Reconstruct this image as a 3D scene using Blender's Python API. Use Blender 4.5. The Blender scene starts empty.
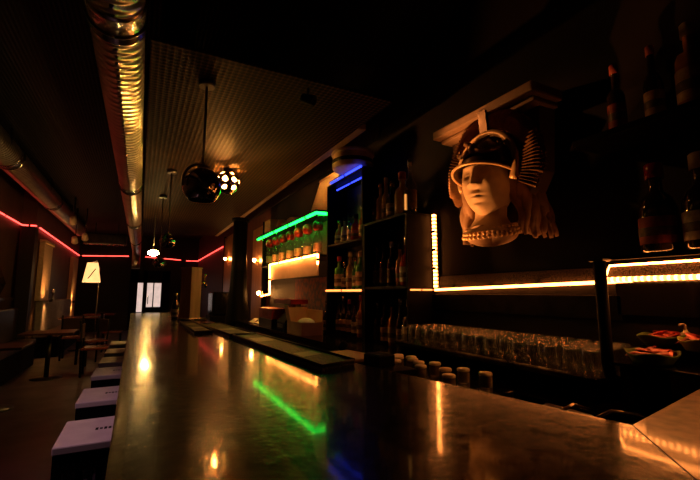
import bpy, bmesh, math, random
from mathutils import Vector, Matrix
random.seed(7)
PI = math.pi
sc = bpy.context.scene
COL = sc.collection
R = math.radians

# ------------------------------------------------------------------ view
sc.view_settings.view_transform = 'Standard'
sc.view_settings.look = 'None'
sc.view_settings.gamma = 1.0
sc.view_settings.exposure = 0.0
sc.view_settings.use_curve_mapping = False
sc.cycles.use_denoising = True
sc.cycles.sample_clamp_indirect = 4.0
sc.cycles.caustics_reflective = False
sc.cycles.caustics_refractive = False
sc.cycles.max_bounces = 10; sc.cycles.transparent_max_bounces = 24

w = bpy.data.worlds.new('night'); sc.world = w; w.use_nodes = True
w.node_tree.nodes['Background'].inputs[0].default_value = (0.5, 0.55, 0.8, 1)
w.node_tree.nodes['Background'].inputs[1].default_value = 0.0008

cam = bpy.data.cameras.new('camera'); cam_o = bpy.data.objects.new('camera', cam); COL.objects.link(cam_o)
cam.sensor_width = 36; cam.lens = 36 * 400 / 700; cam.clip_start = 0.02
cam_o.location = (0, 0, 1.40)
cam_o.rotation_euler = (PI / 2 + math.atan(52 / 400), 0, -R(27.5))
sc.camera = cam_o

# ------------------------------------------------------------------ materials
MATS = {}
def mat(name, c1, c2=None, rough=0.5, metal=0.0, scale=8.0, bump=0.0, trans=0.0, coat=0.0, rvar=0.0,
        stretch=(1, 1, 1), kind='noise', spec=0.5, alpha=1.0):
    m = bpy.data.materials.new(name); m.use_nodes = True
    nt = m.node_tree; n = nt.nodes; l = nt.links
    p = n['Principled BSDF']
    tc = n.new('ShaderNodeTexCoord'); mp = n.new('ShaderNodeMapping')
    mp.inputs['Scale'].default_value = stretch
    l.new(tc.outputs['Object'], mp.inputs['Vector'])
    if kind == 'grid':
        t = n.new('ShaderNodeTexVoronoi'); t.inputs['Scale'].default_value = scale; t.inputs['Randomness'].default_value = 0.0; t.voronoi_dimensions = '2D'
    elif kind == 'wave':
        t = n.new('ShaderNodeTexWave'); t.inputs['Scale'].default_value = scale; t.inputs['Distortion'].default_value = 0.4
    elif kind == 'voronoi':
        t = n.new('ShaderNodeTexVoronoi'); t.inputs['Scale'].default_value = scale
    else:
        t = n.new('ShaderNodeTexNoise'); t.inputs['Scale'].default_value = scale; t.inputs['Detail'].default_value = 5
    l.new(mp.outputs[0], t.inputs['Vector'])
    fac = t.outputs['Distance'] if kind in ('voronoi', 'grid') else t.outputs['Fac']
    cr = n.new('ShaderNodeValToRGB')
    c2 = c2 or tuple(x * 0.75 for x in c1)
    cr.color_ramp.elements[0].color = (*c1, 1); cr.color_ramp.elements[1].color = (*c2, 1)
    cr.color_ramp.elements[0].position = 0.35; cr.color_ramp.elements[1].position = 0.68
    l.new(fac, cr.inputs[0]); l.new(cr.outputs[0], p.inputs['Base Color'])
    p.inputs['Roughness'].default_value = rough; p.inputs['Metallic'].default_value = metal
    p.inputs['Transmission Weight'].default_value = trans
    p.inputs['Coat Weight'].default_value = coat; p.inputs['Coat Roughness'].default_value = 0.08
    p.inputs['Specular IOR Level'].default_value = spec
    p.inputs['Alpha'].default_value = alpha
    if rvar:
        mr = n.new('ShaderNodeMapRange'); mr.inputs['To Min'].default_value = max(0.0, rough - rvar); mr.inputs['To Max'].default_value = rough + rvar
        l.new(fac, mr.inputs['Value']); l.new(mr.outputs[0], p.inputs['Roughness'])
    if bump:
        b = n.new('ShaderNodeBump'); b.inputs['Strength'].default_value = bump; b.inputs['Distance'].default_value = 0.01
        l.new(fac, b.inputs['Height']); l.new(b.outputs[0], p.inputs['Normal'])
    MATS[name] = m
    return m

def emit(name, col, strength, dots=0.0, axis='Y', base=0.35):
    m = bpy.data.materials.new(name); m.use_nodes = True
    nt = m.node_tree; n = nt.nodes; l = nt.links
    n.remove(n['Principled BSDF'])
    e = n.new('ShaderNodeEmission'); e.inputs[0].default_value = (*col, 1); e.inputs[1].default_value = strength
    l.new(e.outputs[0], n['Material Output'].inputs[0])
    tc = n.new('ShaderNodeTexCoord')
    if dots:   # the separate diodes of an LED strip
        wv = n.new('ShaderNodeTexWave'); wv.bands_direction = axis; wv.inputs['Scale'].default_value = dots
        l.new(tc.outputs['Object'], wv.inputs[0])
        mr = n.new('ShaderNodeMapRange'); mr.inputs['From Min'].default_value = 0.3
        mr.inputs['To Min'].default_value = strength * base; mr.inputs['To Max'].default_value = strength * 1.5
        l.new(wv.outputs['Fac'], mr.inputs['Value']); l.new(mr.outputs[0], e.inputs[1])
    else:      # slight unevenness of the glow
        nz = n.new('ShaderNodeTexNoise'); nz.inputs['Scale'].default_value = 6
        l.new(tc.outputs['Object'], nz.inputs['Vector'])
        mr = n.new('ShaderNodeMapRange'); mr.inputs['To Min'].default_value = strength * 0.8; mr.inputs['To Max'].default_value = strength * 1.2
        l.new(nz.outputs['Fac'], mr.inputs['Value']); l.new(mr.outputs[0], e.inputs[1])
    MATS[name] = m
    return m

M = MATS
mat('floor', (.055, .045, .062), (.032, .027, .038), rough=.38, rvar=.1, scale=3)
mat('wall_dark', (.012, .008, .007), (.007, .005, .0045), rough=.6, spec=.2, scale=2, stretch=(1, 1, .3))
mat('wall_black', (.006, .005, .005), (.004, .004, .004), rough=.55, scale=3)
mat('wall_brown', (.085, .048, .034), (.055, .032, .024), rough=.55, scale=2.2)
mat('wall_red', (.12, .03, .022), (.08, .02, .016), rough=.6, scale=4)
mat('upper_wall', (.05, .03, .02), (.03, .02, .014), rough=.5, scale=6)
mat('ceiling_mesh', (.006, .004, .003), (.085, .044, .018), rough=.6, metal=.0, scale=26, kind='grid', bump=.5, spec=.02)
mat('ceiling', (.012, .010, .009), (.003, .003, .003), rough=.6, spec=.1, metal=.0, scale=9, kind='wave', bump=.5, stretch=(1.0, .02, 1))
mat('beam', (.30, .21, .13), (.22, .15, .09), rough=.6, scale=5)
mat('black', (.005, .0045, .0045), (.003, .003, .003), rough=.6, scale=6, spec=.06)
mat('black_gloss', (.006, .005, .005), (.004, .004, .004), rough=.12, scale=4)
mat('black_shelf', (.004, .003, .0028), (.003, .0025, .002), rough=.5, scale=6, spec=.05)
mat('duct', (.62, .57, .50), (.48, .44, .38), rough=.33, metal=1.0, scale=5, rvar=.08, bump=.12)
mat('steel', (.55, .52, .48), (.42, .40, .37), rough=.25, metal=1.0, scale=12, rvar=.08)
mat('dark_steel', (.10, .09, .08), (.06, .055, .05), rough=.3, metal=1.0, scale=10)
mat('chrome', (.62, .58, .54), (.55, .52, .48), rough=.06, metal=1.0, scale=3)
mat('smoked_chrome', (.48, .43, .38), (.40, .36, .32), rough=.08, metal=1.0, scale=3)
mat('brass', (.75, .50, .18), (.60, .38, .12), rough=.25, metal=1.0, scale=8)
mat('copper', (.55, .25, .12), (.40, .17, .08), rough=.35, metal=.7, scale=7, stretch=(3, 3, .4))
mat('paler_stone', (.30, .19, .09), (.11, .07, .036), rough=.38, scale=24, rvar=.06, coat=.5)  # same stone as the bar top, base colour made paler and rougher
mat('wood_tan', (.85, .60, .32), (.68, .45, .24), rough=.5, scale=6, stretch=(4, 4, .5))
mat('wood_dark', (.05, .028, .017), (.03, .017, .010), rough=.35, scale=6, stretch=(1, 6, 6))
mat('seat_white', (.62, .55, .55), (.52, .45, .46), rough=.5, scale=9)
mat('rubber', (.0045, .004, .0035), (.003, .003, .0025), rough=.5, spec=.12, scale=90, bump=.4, kind='voronoi')
mat('mat_print', (.055, .045, .028), (.03, .024, .016), rough=.5, scale=40)
mat('cream', (.72, .62, .48), (.62, .52, .39), rough=.5, scale=7)
mat('cream_board', (.74, .56, .38), (.62, .46, .30), rough=.6, scale=5)
mat('cardboard', (.70, .50, .30), (.58, .40, .23), rough=.75, scale=9)
mat('red_plastic', (.45, .03, .03), (.32, .02, .025), rough=.35, scale=9)
mat('red_cap', (.34, .007, .005), (.26, .005, .004), rough=.3, scale=9)
mat('green_paper', (.10, .19, .03), (.05, .11, .015), rough=.5, scale=14)
mat('lime_paper', (.40, .42, .07), (.28, .32, .05), rough=.5, scale=14)
mat('red_foil', (.42, .03, .025), (.25, .012, .02), rough=.28, scale=22, metal=.3, bump=.3)
mat('paper', (.70, .65, .56), (.58, .52, .44), rough=.7, scale=12)
mat('label_tan', (.62, .42, .24), (.34, .19, .10), rough=.6, scale=34)
mat('label_red', (.40, .06, .04), (.22, .03, .02), rough=.6, scale=30)
mat('label_white', (.62, .54, .42), (.30, .22, .15), rough=.6, scale=36)
mat('label_dark', (.05, .035, .02), (.16, .10, .04), rough=.5, scale=30)
mat('glass_green', (.12, .55, .12), (.07, .42, .08), rough=.05, trans=.3, scale=5)
mat('glass_amber', (.55, .22, .04), (.38, .14, .02), rough=.05, trans=.3, scale=5)
mat('glass_red', (.6, .05, .03), (.45, .03, .02), rough=.05, trans=.3, scale=5)
mat('glass_gold', (.85, .58, .20), (.75, .45, .14), rough=.12, trans=.35, scale=5)
mat('glass_dark', (.03, .018, .012), (.018, .012, .008), rough=.06, scale=5, coat=.5)
mat('plaster', (.60, .44, .29), (.50, .36, .23), rough=.62, scale=16, bump=.15)
mat('plaster_back', (.15, .09, .06), (.11, .065, .045), rough=.7, scale=16, bump=.2)
mat('plaster_dim', (.40, .25, .16), (.32, .20, .13), rough=.65, scale=16, bump=.2)
mat('hair', (.40, .25, .16), (.27, .16, .10), rough=.6, scale=18, bump=.3)
mat('bronze', (.10, .055, .03), (.05, .028, .016), rough=.30, metal=.6, scale=14, bump=.2)
mat('bronze_crest', (.34, .17, .08), (.17, .085, .04), rough=.36, metal=.45, scale=20, bump=.3)
mat('gilt', (.78, .52, .28), (.62, .40, .20), rough=.42, metal=.3, scale=16)
mat('fabric_pattern', (.24, .05, .06), (.08, .03, .10), rough=.8, scale=16, kind='voronoi')
mat('cushion', (.30, .27, .26), (.22, .20, .20), rough=.7, scale=9)
mat('leather', (.022, .014, .012), (.014, .010, .009), rough=.4, scale=20, bump=.2)
mat('table_red', (.16, .045, .03), (.10, .03, .02), rough=.25, scale=5)
mat('perforated', (.05, .028, .018), (.008, .005, .0035), rough=.5, metal=.0, spec=.12, scale=190, kind='voronoi', bump=.5)
mat('painted_glint', (.94, .86, .70), (.88, .80, .64), rough=.3, scale=6)
mat('frosted', (.42, .34, .24), (.32, .26, .18), rough=.25, trans=.5, scale=20)
mat('drum', (.75, .58, .38), (.62, .47, .30), rough=.5, scale=6)
emit('led_warm', (1, .27, .05), 34.0, dots=0)
emit('led_beads', (1, .27, .05), 36.0, dots=11, axis='Z', base=.12)
emit('led_beads_level', (1, .27, .05), 22.0, dots=13, axis='Y', base=.3)
emit('led_level', (1, .27, .05), 17.0)
emit('reflected_glow', (1, .25, .05), 3.0)
emit('led_tube', (1, .36, .07), .9)
emit('led_green', (.006, 1, .05), 11.0)
emit('led_blue', (.03, .05, 1), 3.2)
emit('neon_red', (1, .06, .045), 5.0)
emit('bulb_warm', (1, .36, .065), 2300.0)
emit('bulb_far', (1, .55, .15), 190.0)
emit('bulb_small', (1, .40, .10), 70.0)
emit('shade_glow', (1, .50, .17), 1.7)
emit('uplight', (1, .40, .09), 1500.0)
emit('sconce_bulb', (1, .38, .085), 240.0)
emit('door_lit', (1, .72, .62), .75)

def thin_glass():
    m = bpy.data.materials.new('glass_clear'); m.use_nodes = True
    nt = m.node_tree; n = nt.nodes; l = nt.links; n.remove(n['Principled BSDF'])
    tr = n.new('ShaderNodeBsdfTransparent'); tr.inputs[0].default_value = (.93, .95, .94, 1)
    gl = n.new('ShaderNodeBsdfGlossy'); gl.inputs['Roughness'].default_value = .10
    df = n.new('ShaderNodeBsdfDiffuse'); nz = n.new('ShaderNodeTexNoise'); nz.inputs['Scale'].default_value = 30
    cr = n.new('ShaderNodeValToRGB'); cr.color_ramp.elements[0].color = (.55, .55, .53, 1); cr.color_ramp.elements[1].color = (.85, .85, .82, 1)
    l.new(nz.outputs['Fac'], cr.inputs[0]); l.new(cr.outputs[0], df.inputs[0])
    lw = n.new('ShaderNodeLayerWeight'); lw.inputs[0].default_value = .35
    mr = n.new('ShaderNodeMapRange'); mr.inputs['To Min'].default_value = .025; mr.inputs['To Max'].default_value = .8
    l.new(lw.outputs['Facing'], mr.inputs['Value'])
    m1 = n.new('ShaderNodeMixShader'); m1.inputs[0].default_value = .16; l.new(gl.outputs[0], m1.inputs[1]); l.new(df.outputs[0], m1.inputs[2])
    m2 = n.new('ShaderNodeMixShader'); l.new(mr.outputs[0], m2.inputs[0]); l.new(tr.outputs[0], m2.inputs[1]); l.new(m1.outputs[0], m2.inputs[2])
    l.new(m2.outputs[0], n['Material Output'].inputs[0]); M['glass_clear'] = m
thin_glass()
def bar_top_material():
    m = bpy.data.materials.new('bar_top'); m.use_nodes = True
    nt = m.node_tree; n = nt.nodes; l = nt.links; p = n['Principled BSDF']
    tc = n.new('ShaderNodeTexCoord')
    a = n.new('ShaderNodeTexNoise'); a.inputs['Scale'].default_value = 24; a.inputs['Detail'].default_value = 4; a.inputs['Roughness'].default_value = .6
    b = n.new('ShaderNodeTexNoise'); b.inputs['Scale'].default_value = 45; b.inputs['Detail'].default_value = 4
    l.new(tc.outputs['Object'], a.inputs['Vector']); l.new(tc.outputs['Object'], b.inputs['Vector'])
    cr = n.new('ShaderNodeValToRGB')
    cr.color_ramp.elements[0].color = (.004, .003, .002, 1); cr.color_ramp.elements[1].color = (.012, .0075, .0035, 1)
    cr.color_ramp.elements[0].position = .40; cr.color_ramp.elements[1].position = .70
    l.new(a.outputs['Fac'], cr.inputs[0]); l.new(cr.outputs[0], p.inputs['Base Color'])
    mr = n.new('ShaderNodeMapRange'); mr.inputs['From Min'].default_value = .3; mr.inputs['From Max'].default_value = .7
    mr.inputs['To Min'].default_value = .19; mr.inputs['To Max'].default_value = .25
    l.new(a.outputs['Fac'], mr.inputs['Value']); l.new(mr.outputs[0], p.inputs['Roughness'])
    bp = n.new('ShaderNodeBump'); bp.inputs['Strength'].default_value = .32; bp.inputs['Distance'].default_value = .003
    l.new(b.outputs['Fac'], bp.inputs['Height']); l.new(bp.outputs[0], p.inputs['Normal'])
    sr = n.new('ShaderNodeMapRange'); sr.inputs['From Min'].default_value = .36; sr.inputs['From Max'].default_value = .66; sr.inputs['To Min'].default_value = .03; sr.inputs['To Max'].default_value = .17
    l.new(a.outputs['Fac'], sr.inputs['Value']); l.new(sr.outputs[0], p.inputs['Specular IOR Level']); p.inputs['Coat Weight'].default_value = .45; p.inputs['Coat Roughness'].default_value = .065
    b2 = n.new('ShaderNodeBump'); b2.inputs['Strength'].default_value = .035; b2.inputs['Distance'].default_value = .002; l.new(b.outputs['Fac'], b2.inputs['Height']); l.new(b2.outputs[0], p.inputs['Coat Normal'])
    M['bar_top'] = m
bar_top_material()

# ------------------------------------------------------------------ mesh helpers
class MB:
    def __init__(s): s.bm = bmesh.new(); s.sm = []
    def box(s, a, b, bevel=0.0, rot=None, pivot=None):
        a = Vector(a); b = Vector(b); c = (a + b) / 2; d = b - a
        r = bmesh.ops.create_cube(s.bm, size=1)
        vs = r['verts']
        bmesh.ops.scale(s.bm, vec=(abs(d.x), abs(d.y), abs(d.z)), verts=vs)
        if bevel:
            es = list({e for v in vs for e in v.link_edges})
            q = bmesh.ops.bevel(s.bm, geom=es, offset=bevel, segments=2, profile=.5, affect='EDGES')
            vs = list({v for f in q['faces'] for v in f.verts} | {v for v in vs if v.is_valid})
        bmesh.ops.translate(s.bm, vec=c, verts=vs)
        if rot: bmesh.ops.rotate(s.bm, cent=Vector(pivot if pivot else c), matrix=rot, verts=vs)
        return s
    def poly(s, pts, z0, z1):
        lo = [s.bm.verts.new((x, y, z0)) for x, y in pts]; hi = [s.bm.verts.new((x, y, z1)) for x, y in pts]
        n = len(pts)
        s.bm.faces.new(lo[::-1]); s.bm.faces.new(hi)
        for i in range(n): s.bm.faces.new((lo[i], lo[(i + 1) % n], hi[(i + 1) % n], hi[i]))
        return s
    def prism(s, pts3, vec):
        a = [s.bm.verts.new(p) for p in pts3]; b = [s.bm.verts.new(Vector(p) + Vector(vec)) for p in pts3]
        n = len(a)
        s.bm.faces.new(a); s.bm.faces.new(b[::-1])
        for i in range(n): s.bm.faces.new((a[i], b[i], b[(i + 1) % n], a[(i + 1) % n]))
        return s
    def lathe(s, prof, seg=24, c=(0, 0, 0), mtx=None, closed=True):
        rings = []
        c = Vector(c)
        for z, r in prof:
            if r < 1e-5:
                p = Vector((0, 0, z)); rings.append([s.bm.verts.new((mtx @ p if mtx else p) + c)])
            else:
                ring = []
                for i in range(seg):
                    a = 2 * PI * i / seg; p = Vector((r * math.cos(a), r * math.sin(a), z))
                    ring.append(s.bm.verts.new((mtx @ p if mtx else p) + c))
                rings.append(ring)
        for q in range(len(rings) - 1):
            A, B = rings[q], rings[q + 1]
            for i in range(seg):
                j = (i + 1) % seg
                if len(A) == 1 and len(B) == 1: continue
                if len(A) == 1: f = (A[0], B[j], B[i])
                elif len(B) == 1: f = (A[i], A[j], B[0])
                else: f = (A[i], A[j], B[j], B[i])
                s.sm.append(s.bm.faces.new(f))
        if closed:
            if len(rings[0]) > 1: s.bm.faces.new(rings[0][::-1])
            if len(rings[-1]) > 1: s.bm.faces.new(rings[-1])
        return s
    def cyl(s, p0, p1, r0, r1=None, seg=16):
        p0 = Vector(p0); p1 = Vector(p1); d = p1 - p0
        q = d.to_track_quat('Z', 'Y').to_matrix()
        return s.lathe([(0, r0), (d.length, r0 if r1 is None else r1)], seg, p0, q)
    def tube(s, pts, r, seg=8, radii=None):
        pts = [Vector(p) for p in pts]; rings = []; up = Vector((0, 0, 1)); prev = None
        for i, p in enumerate(pts):
            t = ((pts[min(i + 1, len(pts) - 1)] - pts[max(i - 1, 0)])).normalized()
            if prev is None:
                ref = up if abs(t.z) < .95 else Vector((1, 0, 0)); a = t.cross(ref).normalized()
            else:
                a = (prev - t * prev.dot(t))
                a = a.normalized() if a.length > 1e-6 else t.cross(up).normalized()
            prev = a; b = t.cross(a)
            rr = radii[i] if radii else r
            rings.append([s.bm.verts.new(p + a * (rr * math.cos(2 * PI * k / seg)) + b * (rr * math.sin(2 * PI * k / seg))) for k in range(seg)])
        for A, B in zip(rings, rings[1:]):
            for k in range(seg):
                s.sm.append(s.bm.faces.new((A[k], A[(k + 1) % seg], B[(k + 1) % seg], B[k])))
        s.bm.faces.new(rings[0][::-1]); s.bm.faces.new(rings[-1])
        return s
    def sphere(s, c, r, seg=20, rings=12, sc3=(1, 1, 1)):
        prof = [(-math.cos(PI * i / rings) * r, math.sin(PI * i / rings) * r) for i in range(rings + 1)]
        prof[0] = (-r, 0); prof[-1] = (r, 0)
        return s.lathe(prof, seg, c, Matrix.Diagonal(Vector(sc3)), closed=False)
    def grid(s, fn, nu, nv, wrap=False):
        V = [[s.bm.verts.new(fn(i / (nu if wrap else nu - 1), j / (nv - 1))) for j in range(nv)] for i in range(nu)]
        for i in range(nu if wrap else nu - 1):
            for j in range(nv - 1):
                k = (i + 1) % nu
                s.sm.append(s.bm.faces.new((V[i][j], V[k][j], V[k][j + 1], V[i][j + 1])))
        return s
    def build(s, name, material, parent=None, loc=None):
        for f in s.sm:
            if f.is_valid: f.smooth = True
        bmesh.ops.recalc_face_normals(s.bm, faces=s.bm.faces[:])
        me = bpy.data.meshes.new(name); s.bm.to_mesh(me); s.bm.free()
        me.materials.append(M[material] if isinstance(material, str) else material)
        o = bpy.data.objects.new(name, me); COL.objects.link(o)
        if parent: o.parent = parent
        if loc: o.location = loc
        return o

def tag(o, label, cat, group=None, kind=None):
    o['label'] = label; o['category'] = cat
    if group: o['group'] = group
    if kind: o['kind'] = kind
    return o
def thing(name, label, cat, loc=(0, 0, 0), rz=0.0, group=None):
    o = bpy.data.objects.new(name, None); COL.objects.link(o); o.empty_display_size = .05
    o.location = loc; o.rotation_euler = (0, 0, rz)
    return tag(o, label, cat, group)
def struct(mb, name, material):
    o = mb.build(name, material); o['kind'] = 'structure'; return o
def children(o): return [c for c in bpy.data.objects if c.parent == o]
def copy_tree(o, parent=None):
    c = o.copy(); COL.objects.link(c)
    if parent: c.parent = parent
    for ch in KIDS(o): copy_tree(ch, c)
    return c
def KIDS(o): return list(o.children)
def dup(o, loc, label, group=None, rz=None):
    c = copy_tree(o); c.location = loc; c['label'] = label
    if rz is not None: c.rotation_euler = (0, 0, rz)
    if group: c['group'] = group
    return c
def point(name, loc, col, watts, radius=.03, parent=None):
    d = bpy.data.lights.new(name, 'POINT'); d.color = col; d.energy = watts; d.shadow_soft_size = radius
    o = bpy.data.objects.new(name, d); COL.objects.link(o); o.location = loc
    if parent: o.parent = parent
    return o
ORD = ['first', 'second', 'third', 'fourth', 'fifth', 'sixth', 'seventh', 'eighth', 'ninth', 'tenth']

# ------------------------------------------------------------------ the room
XR, XL, XN, YE, YB, ZC = 2.0, -2.0, -2.25, 17.0, -1.2, 3.5
struct(MB().box((XN - .1, YB, -.05), (XR + .1, YE + .1, 0)), 'floor', 'floor')
struct(MB().box((XN - .1, YB, ZC), (XR + .1, YE + .1, ZC + .08)), 'ceiling', 'ceiling')
struct(MB().box((XR, YB, 0), (XR + .1, 6.9, ZC)), 'wall_right', 'wall_dark')
struct(MB().box((XR, 6.9, 0), (XR + .1, YE, ZC)), 'wall_right_far', 'wall_red')
struct(MB().box((XN - .1, YB, 0), (XN, 10.3, ZC)), 'wall_left', 'wall_brown')
struct(MB().box((XN - .1, 10.3, 0), (XL, YE, ZC)), 'wall_left_far', 'wall_brown')
struct(MB().box((XN - .1, YB - .1, 0), (XR + .1, YB, ZC)), 'wall_rear', 'wall_black')
# end wall with a door opening x -.25..1.15
DX0, DX1, DZ = -.36, 1.02, 2.2
mb = MB()
mb.box((XN, YE, 0), (DX0, YE + .1, ZC)).box((DX1, YE, 0), (XR, YE + .1, ZC)).box((DX0, YE, DZ), (DX1, YE + .1, ZC))
struct(mb, 'wall_end', 'wall_dark')
d = bpy.data.objects.new('door_1', None); COL.objects.link(d); d['kind'] = 'structure'
d.location = ((DX0 + DX1) / 2, YE + .05, 0)
mb = MB(); hx = (DX1 - DX0) / 2
PANES = ((-.42, -.24), (-.10, .38))
for x0, x1 in ((-hx, -.42), (-.24, -.10), (.38, hx)): mb.box((x0, -.03, 0), (x1, .03, DZ))
mb.box((-hx, -.03, 1.74), (hx, .03, DZ)).box((-hx, -.03, 0), (hx, .03, .66))
mb.build('door_frame', 'black', d)
for x0, x1 in PANES:
    MB().box((x0, .0, .66), (x1, .02, 1.74)).build('pane', 'door_lit', d)
MB().box((.10, -.05, .66), (.14, -.032, 1.74)).build('glazing_bar', 'black', d)
MB().box((-.10, -.05, .66), (.38, -.032, .84)).build('kick_panel', 'black', d)
MB().box((-.07, -.07, .95), (-.04, -.035, 1.25)).build('door_handle', 'steel', d)

struct(MB().box((-.03, 2.35, 2.80), (1.585, 10.5, 2.82)), 'ceiling_lower', 'ceiling_mesh')
# wainscot and trim
struct(MB().box((XN, YB, 0), (XN + .04, 10.3, 1.24), .006), 'trim_1', 'wood_dark')
struct(MB().box((XN, YB, 1.24), (XN + .07, 10.3, 1.30), .01), 'trim_2', 'wood_dark')
struct(MB().box((1.59, 2.9, 2.80), (1.67, 10.5, 2.86), .008), 'trim_3', 'beam')
mb = MB()
mb.box((XR - .02, 3.2, 2.9), (XR, 9.4, 3.08))
struct(mb, 'trim_4', 'upper_wall')
struct(MB().box((XN + .04, YB, 0), (XN + .06, 10.3, .12)), 'baseboard_left', 'black')

# ------------------------------------------------------------------ air ducts
def duct(name, label, cx, cz, r, y0, y1, rings, drop=None):
    t = thing(name, label, 'air duct', (cx, y0, cz), 0, 'spiral air ducts along the ceiling')
    prof = []; n = int((y1 - y0) / .068)
    for i in range(n):
        a = i * .068
        prof += [(a, r), (a + .050, r), (a + .056, r * 1.010), (a + .062, r * 1.010), (a + .068, r)]
    q = Vector((0, 1, 0)).to_track_quat('Z', 'Y').to_matrix()
    MB().lathe(prof, 40, (0, 0, 0), q).build('duct_tube', 'duct', t)
    for yy in rings:
        MB().lathe([(-.11, r * 1.0), (-.10, r * 1.06), (-.085, r * 1.07), (-.08, r * 1.035), (.08, r * 1.035), (.085, r * 1.07), (.10, r * 1.06), (.11, r)],
                   40, (0, yy - y0, 0), q, closed=False).build('coupling', 'steel', t)
        MB().tube([(r * 1.06 * math.cos(a), yy - y0 + .03, r * 1.06 * math.sin(a)) for a in [k * PI / 12 - PI / 2 for k in range(25)]], .006, 6).build('clamp', 'dark_steel', t)
    for yy in [y0 + 1.1 + 2.6 * k for k in range(int((y1 - y0 - 1) / 2.6) + 1)]:
        MB().box((r * .9, yy - y0 - .02, -.02), (r * .9 + .02, yy - y0 + .02, ZC - cz)).build('hanger', 'dark_steel', t)
    if drop:
        pts = [(0, y1 - y0 - .02, 0)] + [(0, y1 - y0 + .38 * math.sin(a), -.38 + .38 * math.cos(a)) for a in [k * PI / 16 for k in range(1, 9)]] + [(0, y1 - y0 + .38, -drop)]
        MB().tube(pts, r, 32).build('elbow', 'duct', t)
    return t
duct('spiral_duct', 'big shiny spiral duct running overhead above the bar front edge', -.175, 2.70, .12, .1, 14.4, [2.0, 5.4, 8.4, 11.5], drop=.55)
duct('spiral_duct', 'darker spiral duct high on the left wall edged in red glow', -1.76, 3.30, .18, .1, 14.8, [3.9, 7.0, 10.2])
t = thing('cross_duct', 'dark duct box crossing between the two ceiling ducts far back', 'air duct', (-1.0, 14.2, 2.85))
MB().box((-.57, -.15, 0), (.54, .15, .30), .02).build('duct_box', 'dark_steel', t)
MB().box((-.57, -.17, -.02), (.54, .17, 0), .004).build('flange', 'steel', t)
for xx in (-.3, .3): MB().box((xx - .015, -.015, .30), (xx + .015, .015, .649)).build('hanger', 'dark_steel', t)
# ceiling speaker beside duct
t = thing('ceiling_speaker', 'small dark box speaker hung beside the big duct', 'speaker', (.12, 2.5, 2.93))
MB().box((-.09, -.1, 0), (.09, .1, .34), .01).build('cabinet', 'black', t)
MB().box((-.075, -.106, .02), (.075, -.1, .32)).build('grille', 'dark_steel', t)
MB().cyl((0, 0, .34), (0, 0, .57), .012).build('bracket', 'dark_steel', t)

# ------------------------------------------------------------------ neon lines
def strip(name, label, cat, pts, r, material, group=None, clips=0):
    p0 = Vector(pts[0]); t = thing(name, label, cat, p0, 0, group)
    loc = [Vector(p) - p0 for p in pts]
    MB().tube(loc, r, 8).build('tube', material, t)
    if clips:
        for a, b in zip(loc, loc[1:]):
            n = max(1, int((b - a).length / clips))
            for k in range(n):
                p = a.lerp(b, (k + .5) / n)
                MB().sphere(p, r * 1.5, 8, 6).build('clip', 'dark_steel', t)
    return t
G = 'red neon lines along the walls'
strip('neon_tube', 'long red neon line running along the near left wall', 'neon light', [(XN + .03, 5.5, 2.76), (XN + .03, 10.26, 2.76), (XL + .02, 10.26, 2.76)], .014, 'neon_red', G, 2.2)
strip('neon_tube', 'red neon line on the far left wall past the step', 'neon light', [(XL + .05, 10.4, 2.74), (XL + .05, 16.7, 2.66)], .014, 'neon_red', G, 2.2)
strip('neon_tube', 'short red neon line on the end wall left of the big duct', 'neon light', [(-1.9, 16.96, 2.68), (-.45, 16.96, 2.72)], .014, 'neon_red', G, 2.0)
strip('neon_tube', 'red neon line on the end wall above the lit door', 'neon light', [(.1, 16.96, 2.72), (1.35, 16.96, 2.64)], .014, 'neon_red', G, 2.0)
strip('neon_tube', 'red neon line sloping along the far right wall', 'neon light', [(1.55, 16.96, 2.62), (1.96, 16.96, 2.62), (1.96, 11.4, 2.64)], .014, 'neon_red', G, 2.2)

# ------------------------------------------------------------------ bar
pts_r = [(1.011, .552), (.94, .944), (.823, 1.581), (.745, 2.6), (.68, 4.2), (.61, 6.5)]
pts_r = [(x * .9, y * .9) for x, y in pts_r]
pts_l = [(-.10, 6.65), (-.08, 5.0), (-.039, 1.338), (-.032, .79), (-.02, -.48)]
pts_l = [(x * .9, y * .9) for x, y in pts_l]
t = thing('bar_counter', 'long dark polished stone topped bar counter running down the hall', 'bar counter', (.4, 3.0, 0))
def off(ps): return [(x - .4, y - 3.0) for x, y in ps]
top = MB().poly(off(pts_r + pts_l), 1.085, 1.13)
bmesh.ops.bevel(top.bm, geom=[e for e in top.bm.edges if abs(e.verts[0].co.z - 1.13) < 1e-4 and abs(e.verts[1].co.z - 1.13) < 1e-4], offset=.0015, segments=1, profile=.5, affect='EDGES')
top.build('countertop', 'bar_top', t)
body = [(x - .09, y) for x, y in pts_r] + [(x + .20, y - .08) for x, y in pts_l[:-1]] + [(.2, -.2)]
MB().poly(off(body), .0, 1.085).build('bar_body', 'black', t)
MB().tube([(p[0] - .4 + .08, p[1] - 3.0, .22) for p in [(.04, 6.4), (.05, 3.5), (.07, .9)]], .018, 10).build('foot_rail', 'brass', t)
ret = [(.911, .4962), (1.985, .68), (1.985, -.435), (-.017, -.4325)]
t = thing('counter_return', 'brown stone counter return meeting the bar at a mitred corner', 'bar counter', (1.2, .1, 0))
top = MB().poly([(x - 1.2, y - .1) for x, y in ret][::-1], 1.086, 1.1305)
top.build('countertop', 'paler_stone', t)
MB().poly([(x - 1.2, y - .1) for x, y in [(1.0, .42), (1.97, .58), (1.97, -.4), (.3, -.4)]][::-1], 0, 1.086).build('counter_body', 'black', t)

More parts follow.
